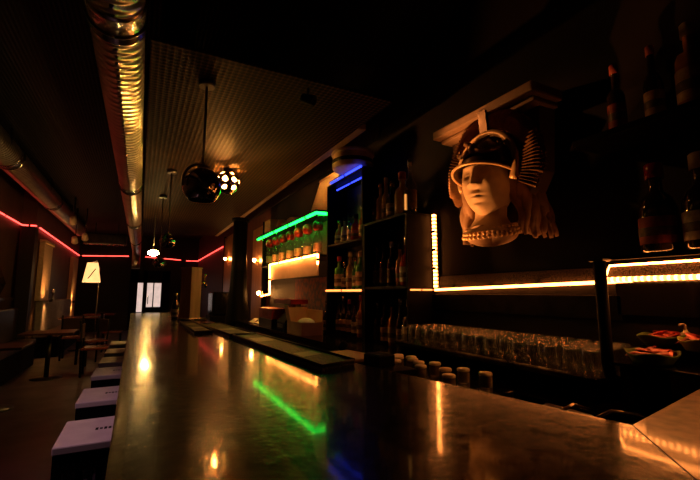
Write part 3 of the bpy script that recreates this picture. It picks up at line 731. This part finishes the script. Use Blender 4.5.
# snack baskets
def basket(label, loc, rz, liner, n, sc_=1.0):
    t = thing('snack_basket', label, 'basket', loc, rz, 'paper lined snack baskets')
    a, b, h = .128 * sc_, .085 * sc_, .040
    def wall(u, v):
        ang = u * 2 * PI; flare = .7 + .3 * v + .025 * math.sin(9 * ang) * v
        return (a * flare * math.cos(ang), b * flare * math.sin(ang), h * v + .005 * v * math.sin(4 * ang + 1))
    o = MB().grid(wall, 40, 6, wrap=True).build('paper_liner', liner, t); so = o.modifiers.new('t', 'SOLIDIFY'); so.thickness = .003
    MB().lathe([(0, .0), (0, .7), (.004, .7), (.004, 0)], 28, (0, 0, 0), Matrix.Diagonal(Vector((a, b, 1))), closed=False).build('basket_floor', 'black', t)
    return t
pk = None
def packets(loc, rz, n, where, seed, sc_=1.0):
    global pk
    rnd = random.Random(seed)
    for i in range(n):
        ang = i * 2.4; rr = .075 * sc_ * math.sqrt((i + .3) / n)
        p = (loc[0] + rr * math.cos(ang), loc[1] + rr * math.sin(ang) * .8, loc[2] + .022 + .022 * (1 - rr / .08) + .006 * (i % 2))
        lab = f'crinkled red foil snack packet in {where}'
        if pk is None:
            mb = MB()
            for sgn in (1, -1):
                mb.grid(lambda u, v, sgn=sgn: ((u - .5) * .062, (v - .5) * .042, sgn * (.009 * (math.sin(PI * u) * math.sin(PI * v)) ** .5 + .0004)), 13, 11)
            pk = mb.build('snack_packet', 'red_foil'); pk.location = p
            tag(pk, lab, 'snack packet', 'red snack packets in ' + where)
            o = pk
        else:
            o = pk.copy(); COL.objects.link(o); o.location = p; o['label'] = lab; o['group'] = 'red snack packets in ' + where
        o.rotation_euler = (rnd.uniform(-.5, .5), rnd.uniform(-.5, .5), rnd.uniform(0, 3))
t = thing('serving_ledge', 'black ledge carrying the snack baskets by the post', 'ledge', (1.76, .72, 1.145))
MB().box((-.20, -.32, -.013), (.13, .20, 0), .003).build('ledge_board', 'black_gloss', t)
MB().box((-.16, .14, -.1840), (.1, .18, -.0135)).build('ledge_support', 'black', t)
B1 = (1.665, .82, 1.146); basket('green paper lined basket of red packets nearest the bar', B1, .4, 'green_paper', 9); packets(B1, .4, 9, 'the front green basket', 3)
t = thing('basket_riser', 'small black riser under the rear snack baskets', 'riser', (1.86, .76, 1.146)); MB().box((-.06, -.30, 0), (.115, .16, .045), .003).build('block', 'black', t)
B2 = (1.845, .86, 1.192); basket('green paper lined basket of red packets behind the front one', B2, -.2, 'green_paper', 8, .85); packets(B2, -.2, 8, 'the rear green basket', 5, .8)
B3 = (1.80, .722, 1.192); basket('lime paper lined snack basket at the right frame edge', B3, .2, 'lime_paper', 7, .8); packets(B3, .2, 7, 'the lime basket', 8, .75)
t = thing('pump_bottle', 'small pale pump bottle standing behind the snack baskets', 'pump bottle', (1.935, .825, 1.192))
t.scale = (.62, .62, .62)
MB().lathe([(0, .026), (.003, .029), (.07, .029), (.08, .02), (.085, .012), (.095, .012)], 18).build('bottle_body', 'cream', t)
MB().tube([(0, 0, .095), (0, 0, .125), (-.005, .004, .130), (-.035, .018, .126)], .007, 8).build('pump_head', 'cream', t)

# ------------------------------------------------------------------ the helmeted bust
def bust():
    S = 1.30
    t = thing('wall_bust', 'plaster bust of a helmeted head mounted on the right wall', 'sculpture', (1.77, 1.70, 2.035))
    # local frame: forward = -X, side = Y, up = Z
    def L0(f, s, u): return Vector((-f * S, s * S - .058, u * S))
    ca, sa = math.cos(R(15)), math.sin(R(15))
    def L(f, s, u): return Vector((-f * ca * S - s * sa * S, -f * sa * S + s * ca * S - .058, u * S))
    g = lambda x, c, w_: math.exp(-((x - c) / w_) ** 2)
    def face(u_, v_):
        th = (u_ - .5) * 2 * PI; ph = (v_ - .5) * PI
        f = .128 * math.cos(ph) * math.cos(th); s = .103 * math.cos(ph) * math.sin(th); u = .165 * math.sin(ph)
        if u < 0:
            k = (-u / .165)
            s *= 1 - .13 * k ** 1.8 + .10 * k * (1 - k)
            f *= 1 + .10 * k
        if f > 0:
            fr = max(0.0, math.cos(th)) ** .5
            d_ = 0
            # flatten the face plane a little
            f *= 1 - .10 * g(s, 0, .05) * g(u, .0, .12)
            ridge = (  .008 + .025 * max(0, min(1, (.045 - u) / .085))) if -.043 < u < .05 else 0
            if u <= -.036: ridge = .033 * max(0, 1 - (-.036 - u) / .014)
            if u >= .045: ridge = max(0, .010 * (1 - (u - .045) / .03))
            d_ += ridge * g(s, 0, .013 + (.006 * g(u, -.034, .014)))
            d_ += .010 * (g(s, .021, .009) + g(s, -.021, .009)) * g(u, -.036, .010)
            for q in (-1, 1):
                d_ -= .017 * g(s, q * .040, .024) * g(u, .022, .017)
                d_ += .011 * g(s, q * .040, .016) * g(u, .020, .0075)
                d_ += .004 * g(s, q * .040, .018) * g(u, .030, .004)
                d_ += .009 * g(s, q * .042, .034) * g(u, .052, .010)
                d_ += .008 * g(s, q * .055, .025) * g(u, -.022, .028)
            d_ += .008 * g(s, 0, .026) * g(u, -.073, .009) + .009 * g(s, 0, .022) * g(u, -.091, .010)
            d_ -= .006 * g(s, 0, .030) * g(u, -.0815, .0035)
            d_ -= .005 * g(s, 0, .012) * g(u, -.058, .008)
            d_ -= .007 * g(s, 0, .025) * g(u, -.108, .008)
            d_ += .012 * g(s, 0, .038) * g(u, -.135, .028)
            f += d_ * fr
        return L(f + .01, s, u)
    MB().grid(face, 120, 110).build('face', 'plaster', t)
    # neck and chest
    def neck(u_, v_):
        a = u_ * 2 * PI; z = -.10 - .135 * v_
        r = .062 + .050 * max(0, v_ - .45) ** 1.3 * 2.0
        return L(r * math.cos(a) * .95 - .01 + .02 * v_, r * math.sin(a) * 1.12, z)
    MB().grid(neck, 32, 12, wrap=True).build('neck', 'plaster', t)
    # drapery base
    def base(u_, v_):
        a = u_ * 2 * PI; k = math.cos(v_ * PI / 2)
        return L(.0 + .092 * k * math.cos(a) * (1 + .05 * math.sin(7 * a)), .115 * k * math.sin(a), -.225 - .045 * math.sin(v_ * PI / 2) + .02 * math.cos(2 * a))
    MB().grid(base, 48, 8, wrap=True).build('drapery_base', 'hair', t)
    mb = MB()
    for row_, (zz, rad) in enumerate(((-.222, .118), (-.238, .122), (-.206, .108))):
        for k in range(19):
            a = R(-95 + k * 190 / 18)
            mb.sphere(L(.0 + rad * .86 * math.cos(a), rad * 1.0 * math.sin(a), zz - .022 * math.cos(a)), .0125, 8, 6)
    mb.build('bead_collar', 'gilt', t)
    # hair locks
    mb = MB(); rnd = random.Random(4)
    for sd in (-1, 1):
        for k in range(15):
            s0 = .088 + .006 * (k % 3); f0 = -.002 - .0085 * k
            out = (.045 + .095 * (k / 14) ** .8) if sd < 0 else (.042 + .05 * (k / 10) ** .6); ln = -.235 - .03 * rnd.random()
            ph = rnd.uniform(0, 6); pts = []; rad = []
            for j in range(16):
                v = j / 15
                pts.append(L(f0 - .03 * v + .011 * math.sin(8 * v + ph), sd * (s0 + out * v ** .8 + .012 * math.sin(9 * v + ph + 1)), .05 + (ln - .05) * v))
                rad.append(S * (.018 + .010 * math.sin(PI * min(1, v * 1.05)) - .010 * v))
            mb.tube(pts, .02, 8, rad)
        pts = [L(-.10, sd * .10, .06), L(-.13, sd * .13, -.05), L(-.14, sd * .15, -.15), L(-.12, sd * .13, -.235)]
        mb.tube(pts, .05, 10, [S * .045, S * .06, S * .062, S * .03])
    mb.build('hair', 'hair', t)
    # helmet
    def dome(u_, v_):
        th = (u_ - .5) * 2 * PI; lo = .052 - .05 * (1 - math.cos(th)) * .5
        a = math.asin(max(-1, min(1, lo / .205))); ph = a + (PI / 2 - a) * v_
        return L(.150 * math.cos(ph) * math.cos(th) - .004, .126 * math.cos(ph) * math.sin(th), .205 * math.sin(ph) - .004)
    MB().grid(dome, 64, 20).build('helmet_dome', 'bronze', t)
    def brim_pt(th, v):
        c = max(0.0, math.cos(th * .86)); ex = .004 + .046 * c ** 1.2
        lo = .052 - .05 * (1 - math.cos(th)) * .5
        r0f = .150 * math.cos(math.asin(lo / .205)) - .004
        return L((r0f + ex * v) * math.cos(th), (.126 + ex * .6 * v) * math.sin(th), lo + .012 - (.022 + .010 * (1 - c)) * v)
    o = MB().grid(lambda a, b: brim_pt((a - .5) * R(205), b), 48, 7).build('visor', 'bronze', t)
    so = o.modifiers.new('t', 'SOLIDIFY'); so.thickness = .008
    MB().tube([brim_pt(R(-103 + 206 * k / 47), 1.02) for k in range(48)], .0085, 8).build('visor_rim', 'gilt', t)
    # forehead ornament: boss and two scrolls
    mb = MB(); mb.sphere(L(.130, 0, .125), .030, 14, 9)
    for sd in (-1, 1):
        pts = [L(.132, sd * .012, .118), L(.122, sd * .045, .105), L(.10, sd * .08, .112), L(.075, sd * .102, .13), L(.065, sd * .098, .15), L(.078, sd * .088, .148)]
        mb.tube(pts, .014, 8, [.018, .017, .015, .012, .010, .008])
        mb.tube([L(.135, sd * .008, .14), L(.118, sd * .04, .155), L(.09, sd * .06, .175)], .012, 8, [.016, .012, .007])
    mb.build('helmet_ornament', 'bronze_crest', t)
    # crest: a fan of plumes around the helmet
    mb = MB(); N = 72
    for k in range(N):
        a = R(-118 + 236 * k / (N - 1)); half = R(236 / (N - 1)) * .50
        ri, ro = .170, .275 if 3 < k < N - 4 else .26
        prof = [(ri, .012), (ri + .02, .032), (ro - .03, .040), (ro - .006, .026), (ro, .004)]
        front = []; back = []
        cf = -.02
        for r_, d_ in prof:
            for side in (-1, 0, 1):
                aa = a + side * half * (r_ / ro) ** .2
                bulge = 1.0 if side == 0 else .15
                front.append(mb.bm.verts.new(L0(cf + d_ * bulge, r_ * math.sin(aa) * .98, r_ * math.cos(aa) + .055)))
                back.append(mb.bm.verts.new(L0(cf - d_ * bulge, r_ * math.sin(aa) * .98, r_ * math.cos(aa) + .055)))
        for j in range(len(prof) - 1):
            for c in (0, 1):
                i0 = j * 3 + c; i1 = i0 + 3
                mb.bm.faces.new((front[i0], front[i0 + 1], front[i1 + 1], front[i1]))
                mb.bm.faces.new((back[i0 + 1], back[i0], back[i1], back[i1 + 1]))
            for c, sgn in ((0, 1), (2, -1)):
                i0 = j * 3 + c; i1 = i0 + 3
                mb.bm.faces.new((front[i0], front[i1], back[i1], back[i0])[::sgn])
    mb.build('crest', 'bronze_crest', t)
    MB().tube([L0(.018, .163 * math.sin(R(a)), .163 * math.cos(R(a)) + .055) for a in range(-118, 119, 6)], .020, 10).build('crest_band', 'gilt', t)
    mb = MB()
    mb.prism([L0(.02, -.022, .215), L0(.03, -.022, .33), L0(-.09, -.022, .33), L0(-.09, -.022, .215)], Vector((0, .044 * S, 0)))
    mb.build('crest_holder', 'bronze', t)
    # backing console and moulded top shelf
    MB().prism([(.10, -.345, .374), (.10, .345, .374), (.10, .30, -.10), (.10, .16, -.24), (.10, -.16, -.24), (.10, -.32, .02)], (.125, 0, 0)).build('backing_panel', 'plaster_back', t)
    MB().box((.02, -.37, .375), (.226, .37, .405), .008).build('cornice_lower', 'plaster_dim', t)
    MB().box((-.03, -.40, .4055), (.226, .40, .465), .010).build('cornice_upper', 'plaster_dim', t)
bust()

# ------------------------------------------------------------------ pendant lamps
def pendant(name, label, loc, r, style, rot=0.0):
    ZC = 2.799
    x, y, z = loc
    t = thing(name, label, 'pendant lamp', loc, rot, 'globe pendant lamps over the bar')
    MB().tube([(0, 0, r * 1.18), (0, 0, ZC - z - .03)], .007, 8).build('rod', 'dark_steel', t)
    MB().lathe([(ZC - z - .035, .05), (ZC - z - .001, .055)], 18).build('ceiling_rose', 'dark_steel', t)
    MB().lathe([(r * .96, r * .30), (r * 1.05, r * .26), (r * 1.12, r * .14), (r * 1.22, r * .10)], 18).build('neck_cap', 'dark_steel', t)
    if style == 'dome':
        prof = [(r * math.cos(a), max(0, r * math.sin(a))) for a in [R(q) for q in range(8, 141, 6)]]
        prof = prof[::-1]
        inner = [(z_ * .97, r_ * .97) for z_, r_ in prof][::-1]
        MB().lathe(prof[:] , 40, closed=False).build('shade', 'smoked_chrome', t)
        MB().lathe([(-r * .766, r * .62), (-r * .78, r * .645), (-r * .74, r * .68)], 40, closed=False).build('shade_rim', 'chrome', t)
        MB().tube([(r * 1.16 * math.sin(R(a)), 0, r * 1.16 * math.cos(R(a))) for a in range(-100, 101, 8)], .008, 8).build('yoke', 'dark_steel', t)
        MB().lathe([(0, 0), (.01, r * .3), (.10 * r, r * .34), (r * .5, r * .2)], 18, (0, 0, -r * .4)).build('bulb', 'cream', t)
    else:
        mb = MB(); nu, nv = 96, 54
        holes = []
        for band, (lat, cnt, rad) in enumerate(((48, 5, 13), (8, 8, 13.5), (-34, 6, 13.5))):
            for k in range(cnt):
                lo = 360 * (k + .5 * (band % 2)) / cnt
                holes.append((Vector((math.cos(R(lat)) * math.cos(R(lo)), math.cos(R(lat)) * math.sin(R(lo)), math.sin(R(lat)))), math.cos(R(rad))))
        V = {}
        def vert(i, j):
            i %= nu
            if (i, j) not in V:
                th = 2 * PI * i / nu; ph = -PI / 2 + PI * (j + .5) / (nv + 1)
                V[(i, j)] = mb.bm.verts.new((r * math.cos(ph) * math.cos(th), r * math.cos(ph) * math.sin(th), r * math.sin(ph)))
            return V[(i, j)]
        for i in range(nu):
            for j in range(nv):
                th = 2 * PI * (i + .5) / nu; ph = -PI / 2 + PI * (j + 1) / (nv + 1)
                dd = Vector((math.cos(ph) * math.cos(th), math.cos(ph) * math.sin(th), math.sin(ph)))
                if any(dd.dot(h) > c for h, c in holes): continue
                mb.sm.append(mb.bm.faces.new((vert(i, j), vert(i + 1, j), vert(i + 1, j + 1), vert(i, j + 1))))
        o = mb.build('shade', 'smoked_chrome', t)
        inn = o.copy(); COL.objects.link(inn); inn.parent = t; inn.name = 'inner_reflector'; inn.data = o.data.copy(); inn.data.materials[0] = M['cream']; inn.scale = (.96, .96, .96)
        MB().sphere((0, 0, 0), r * .25, 16, 10).build('bulb', 'bulb_warm', t)
        MB().tube([(0, 0, r * .3), (0, 0, r)], .01, 8).build('bulb_holder', 'dark_steel', t)
    return t
pendant('globe_pendant', 'large smoked chrome globe pendant, nearest over the bar', (.317, 2.69, 2.08), .122, 'dome', R(30))
pendant('globe_pendant', 'glowing globe pendant with round holes right of the chrome one', (.815, 4.60, 2.64), .135, 'holes')
pendant('globe_pendant', 'small chrome globe pendant on a long rod beside the big duct', (.245, 4.95, 1.965), .085, 'dome', R(60))
pendant('globe_pendant', 'small dark globe pendant farthest down the bar', (.22, 6.35, 1.80), .075, 'dome', R(10))
t = thing('bulb_lamp', 'bare glowing bulb lamp hanging far beyond the bar end', 'pendant lamp', (.165, 7.8, 2.08))
MB().sphere((0, 0, 0), .06, 16, 10, (1.5, 1, .85)).build('bulb', 'bulb_far', t)
MB().cyl((0, 0, .05), (0, 0, ZC - 2.08), .008).build('rod', 'dark_steel', t)
MB().lathe([(.045, .03), (.10, .02)], 12).build('holder', 'brass', t)

# ------------------------------------------------------------------ right side far: column, copper panels
t = thing('black_column', 'tall black draped column standing at the far bar end', 'column', (1.50, 7.05, 0))
MB().lathe([(0, .26), (.6, .22), (.95, .20), (1.5, .145), (2.0, .125), (2.62, .12)], 20).build('column_shaft', 'black', t)
MB().lathe([(2.62, .15), (2.68, .15)], 20).build('column_cap', 'black', t)
t = thing('copper_panel', 'upright copper panel glowing under a lamp left of the black column', 'panel', (1.86, 9.9, 0))
MB().box((-.02, -.55, .1), (.02, .55, 2.75), .004).build('sheet', 'copper', t)
MB().box((-.03, -.60, .1), (.03, -.55, 2.80), .004).build('frame_edge', 'black', t)
MB().box((-.03, .55, .1), (.03, .60, 2.80), .004).build('frame_edge', 'black', t)
t = thing('copper_panel', 'copper wall panel just right of the black column', 'panel', (1.93, 7.45, 0))
MB().box((-.02, -.42, .1), (.02, .35, 2.6), .004).build('sheet', 'copper', t)
MB().box((-.04, -.47, .1), (.03, -.42, 2.65), .004).build('frame_edge', 'black', t)
def sconce(label, loc, rz, watts, group='small wall lamps'):
    t = thing('wall_lamp', label, 'wall lamp', loc, rz, group)
    MB().box((-.012, -.04, -.06), (0, .04, .06), .003).build('back_plate', 'brass', t)
    MB().tube([(-.012, 0, -.03), (-.06, 0, -.04), (-.07, 0, -.01)], .007, 8).build('arm', 'brass', t)
    MB().sphere((-.07, 0, .022), .030, 14, 9).build('bulb', 'sconce_bulb', t)
    return t
sconce('small glowing wall lamp on the copper panel left of the column', (1.838, 9.9, 2.17), 0, 5)
sconce('small glowing wall lamp on the copper panel right of the column', (1.905, 7.35, 1.96), 0, 5)
sconce('low glowing wall lamp near the zigzag led strip end', (1.905, 6.98, 1.36), 0, 5)
t = thing('coffee_machine', 'black coffee machine shape behind the beer tower', 'machine', (1.45, 8.3, 0))
MB().box((-.25, -.3, 0), (.25, .3, .95), .01).build('cabinet', 'black', t)
MB().box((-.22, -.27, .9505), (.22, .27, 1.40), .03).build('machine_body', 'black_gloss', t)
# bottles behind the beer tower
for i, (x, y) in enumerate([(.325, 4.46), (.335, 4.70), (.37, 4.95)]):
    bottle('beer', 'glass_dark', 'steel', 'label_white', .24 + .0 * i, f'dark bottle left of the beer tower, {ORD[i]} counting from the camera', (x, y, 1.1308), 'bottles beside the beer tower')

# ------------------------------------------------------------------ stools
def make_stool(label, loc):
    t = thing('bar_stool', label, 'stool', loc, 0, 'square stools under the bar front')
    MB().box((-.2, -.2, .715), (.2, .2, .75), .006).build('seat', 'seat_white', t)
    mb = MB(); mb.box((-.195, -.195, .64), (.195, -.17, .7145)).box((-.195, .17, .64), (.195, .195, .7145)).box((-.195, -.17, .64), (-.17, .17, .7145)).box((.17, -.17, .64), (.195, .17, .7145))
    mb.build('apron', 'black', t)
    for sx in (-1, 1):
        for sy in (-1, 1): MB().box((sx * .177 - .018, sy * .177 - .018, 0), (sx * .177 + .018, sy * .177 + .018, .6395), .003).build('leg', 'black', t)
    for k in range(3): MB().box((-.11 + .075 * k, -.19, .05), (-.085 + .075 * k, -.165, .6395), .002).build('slat', 'black', t)
    MB().box((.04, -.19, .05), (.135, -.18, .6395), .002).build('side_board', 'wood_tan', t)
    mb = MB()
    for sy in (-1, 1): mb.box((-.17, sy * .177 - .012, .12), (.17, sy * .177 + .012, .15))
    mb.build('stretcher', 'black', t)
    s_ = bpy.data.objects['seat'] if False else None
    m2 = MB(); rnd = random.Random(2)
    for k in range(8): m2.box((-.06 + .018 * k, -.012 - .008 * rnd.random(), .7501), (-.048 + .018 * k, .012 + .008 * rnd.random(), .7506))
    m2.build('printed_mark', 'black', t)
    return t
st = make_stool('pale topped square stool nearest the camera at the bar front', (-.09, 2.35, 0))
for y, lab in [(3.13, 'pale topped square stool, second along the bar front'), (3.98, 'square stool third along the bar front'), (4.62, 'square stool fourth along the bar front'),
               (5.30, 'square stool fifth along the bar front'), (6.10, 'square stool last along the bar front')]:
    dup(st, (-.10, y, 0), lab)

# ------------------------------------------------------------------ left side of the hall
t = thing('banquette', 'long dark padded bench along the left wall', 'bench', (-2.02, 8.2, 0))
MB().box((-.16, -3.4, 0), (.26, 1.75, .40), .01).build('bench_base', 'black', t)
MB().box((-.16, -3.4, .40), (.28, 1.75, .50), .03).build('seat_cushion', 'leather', t)
MB().box((-.165, -3.4, .50), (-.05, 1.75, 1.10), .03).build('backrest', 'leather', t)
t = thing('banquette', 'grey topped bench against the far left wall below the lamp', 'bench', (-1.75, 12.9, 0))
MB().box((-.24, -2.0, 0), (.22, 2.0, .42), .01).build('bench_base', 'black', t)
MB().box((-.24, -2.0, .42), (.22, 2.0, .52), .03).build('seat_cushion', 'cushion', t)
MB().box((-.245, -2.0, .52), (-.10, 2.0, 1.20), .03).build('backrest', 'cushion', t)
def make_table(label, loc, material, top=.75, hw=.38):
    t = thing('hall_table', label, 'table', loc, 0, 'tables along the left wall')
    MB().box((-hw, -hw, top - .03), (hw, hw, top), .006).build('tabletop', material, t)
    MB().cyl((0, 0, .03), (0, 0, top - .0305), .035).build('pedestal', 'dark_steel', t)
    MB().lathe([(0, .22), (.015, .22), (.03, .05)], 24).build('base_plate', 'dark_steel', t)
    return t
make_table('near dark table in front of the long bench', (-1.50, 6.4, 0), 'wood_dark', .75, .30)
make_table('dark table second along the left side', (-1.28, 8.3, 0), 'wood_dark', .75, .36)
make_table('red brown table by the far lamp', (-1.25, 11.9, 0), 'table_red', .80, .40)
make_table('red brown table in front of the floor lamp', (-.95, 13.2, 0), 'table_red', .80, .36)
def make_chair(label, loc, rz):
    t = thing('dining_chair', label, 'chair', loc, rz, 'dark chairs around the hall tables')
    MB().box((-.2, -.2, .43), (.2, .2, .47), .01).build('seat', 'table_red', t)
    for sx in (-1, 1):
        MB().box((sx * .18 - .018, -.198, 0), (sx * .18 + .018, -.162, .4295), .003).build('leg', 'black', t)
        MB().tube([(sx * .18, .18, 0), (sx * .18, .185, .45), (sx * .18, .23, .92)], .017, 8).build('leg', 'black', t)
    MB().box((-.17, .19, .62), (.17, .215, .86), .008).build('backrest', 'wood_dark', t)
    return t
ch = make_chair('dark chair between the bench tables and the bar', (-.62, 8.3, 0), R(90))
dup(ch, (-.78, 9.5, 0), 'dark chair beyond the second table', rz=R(-60))
dup(ch, (-.54, 11.4, 0), 'dark chair pushed to the red brown table', rz=R(90))
dup(ch, (-1.2, 10.4, 0), 'dark chair with its back to the camera, mid hall', rz=R(180))
# pilasters
tag(MB().box((XN + .075, 10.05, 0), (XL + .05, 10.299, 2.70)).build('corner_post', 'wall_black'), 'black corner post where the left wall steps out', 'post')
t = thing('lit_pilaster', 'narrow plaster pilaster glowing orange on the left wall', 'pilaster', (-1.995, 11.2, 1.21))
MB().box((0, -.45, 0), (.10, .45, 1.25), .01).build('shaft', 'plaster', t)
MB().box((0, -.48, 1.25), (.13, .48, 1.32), .01).build('capital', 'plaster', t)
t = thing('wall_lamp', 'small uplight at the foot of the glowing pilaster', 'wall lamp', (-1.74, 11.0, 1.22), 0, 'small wall lamps')
MB().lathe([(-.04, .03), (.03, .045), (.03, .03), (-.02, .02)], 16, closed=False).build('housing', 'dark_steel', t)
MB().sphere((0, 0, .0), .026, 12, 8).build('bulb', 'uplight', t)
t = thing('lit_pilaster', 'far plaster pilaster glowing red beside the floor lamp', 'pilaster', (-1.995, 15.6, 0))
MB().box((0, -.5, 0), (.10, .5, 2.5), .01).build('shaft', 'plaster', t)
t = thing('wall_lamp', 'small uplight at the foot of the far red pilaster', 'wall lamp', (-1.83, 15.3, 1.1), 0, 'small wall lamps')
MB().lathe([(-.04, .03), (.03, .045), (.03, .03), (-.02, .02)], 16, closed=False).build('housing', 'dark_steel', t)
MB().sphere((0, 0, .0), .026, 12, 8).build('bulb', 'uplight', t)
t = thing('wall_sconce', 'dark diamond shaped sconce on the near left wall', 'sconce', (XN + .004, 9.3, 1.55))
mb = MB()
a = [mb.bm.verts.new(v) for v in ((0, -.10, 0), (0, 0, .28), (0, .10, 0), (0, 0, -.28))]; tip = mb.bm.verts.new((.09, 0, 0))
for i in range(4): mb.bm.faces.new((a[i], a[(i + 1) % 4], tip))
mb.bm.faces.new(a); mb.build('diamond_body', 'smoked_chrome', t)
t = thing('candle_holder', 'chrome crown shaped candle holder on the bench back ledge', 'candle holder', (-1.92, 12.3, 1.2035))
MB().lathe([(0, .07), (.012, .07), (.02, .015), (.16, .015), (.18, .05), (.19, .05)], 18).build('stem', 'chrome', t)
for k in range(5): MB().tube([(0, 0, .18), (.0, .09 * math.cos(k * 1.26), .16 + .02), (.03 * math.sin(k * 1.26), .15 * math.cos(k * 1.26), .25)], .010, 6).build('branch', 'chrome', t)
t = thing('floor_lamp', 'lit floor lamp with a cream tapered shade at the far left', 'floor lamp', (-1.20, 13.05, 0))
MB().lathe([(0, .16), (.02, .16), (.03, .02)], 20).build('base', 'steel', t)
MB().tube([(0, 0, .03), (.16, 0, .05), (.17, 0, .3), (.17, 0, 2.05), (.10, 0, 2.26), (0, 0, 2.22)], .015, 8).build('pole', 'steel', t)
MB().lathe([(1.66, .215), (2.20, .13)], 24, closed=False).build('lamp_shade', 'shade_glow', t)
MB().sphere((0, 0, 1.95), .045, 12, 8).build('bulb', 'bulb_small', t)
MB().tube([(-.17, -.10, 1.60), (.10, -.30, 2.02)], .012, 6).build('arm', 'black', t)
# spotlights clamped to the left duct
for i, (x, y, z, w_) in enumerate([(-1.40, 10.6, 2.90, 'nearest of the three'), (-1.52, 12.0, 2.62, 'lowest of the three'), (-1.30, 11.9, 2.70, 'rightmost of the three')]):
    t = thing('spotlight', f'small white spotlight under the left duct, {w_}', 'spotlight', (x, y, z), 0, 'white spotlights under the left duct')
    MB().lathe([(0, .05), (.02, .075), (.18, .06), (.2, .03)], 16, (0, 0, 0), Matrix.Rotation(R(50), 3, 'X')).build('housing', 'cream', t)
    MB().cyl((0, 0, .08), (0, 0, ZC - z), .012).build('stem', 'dark_steel', t)
t = thing('spotlight', 'added purple spotlight hung out of view above the near stools', 'spotlight', (-1.0, 1.9, 3.05), 0)  # unseen lamp, added to light the stool seats
MB().lathe([(0, .07), (.03, .085), (.2, .07), (.23, .03)], 16, (0, 0, 0)).build('housing', 'black', t)
MB().cyl((0, 0, .22), (0, 0, .45), .012).build('stem', 'dark_steel', t)
ld = bpy.data.lights.new('added_stool_light', 'SPOT'); ld.energy = 72; ld.color = (1, .50, .58); ld.spot_size = R(62); ld.spot_blend = 1.0; ld.shadow_soft_size = .06
lo = bpy.data.objects.new('added_stool_light', ld); COL.objects.link(lo); lo.parent = t; lo.location = (0, 0, -.02)
lo.rotation_euler = (Vector((-.25, 2.7, .7)) - Vector((-1.0, 1.9, 3.03))).to_track_quat('-Z', 'Y').to_euler()
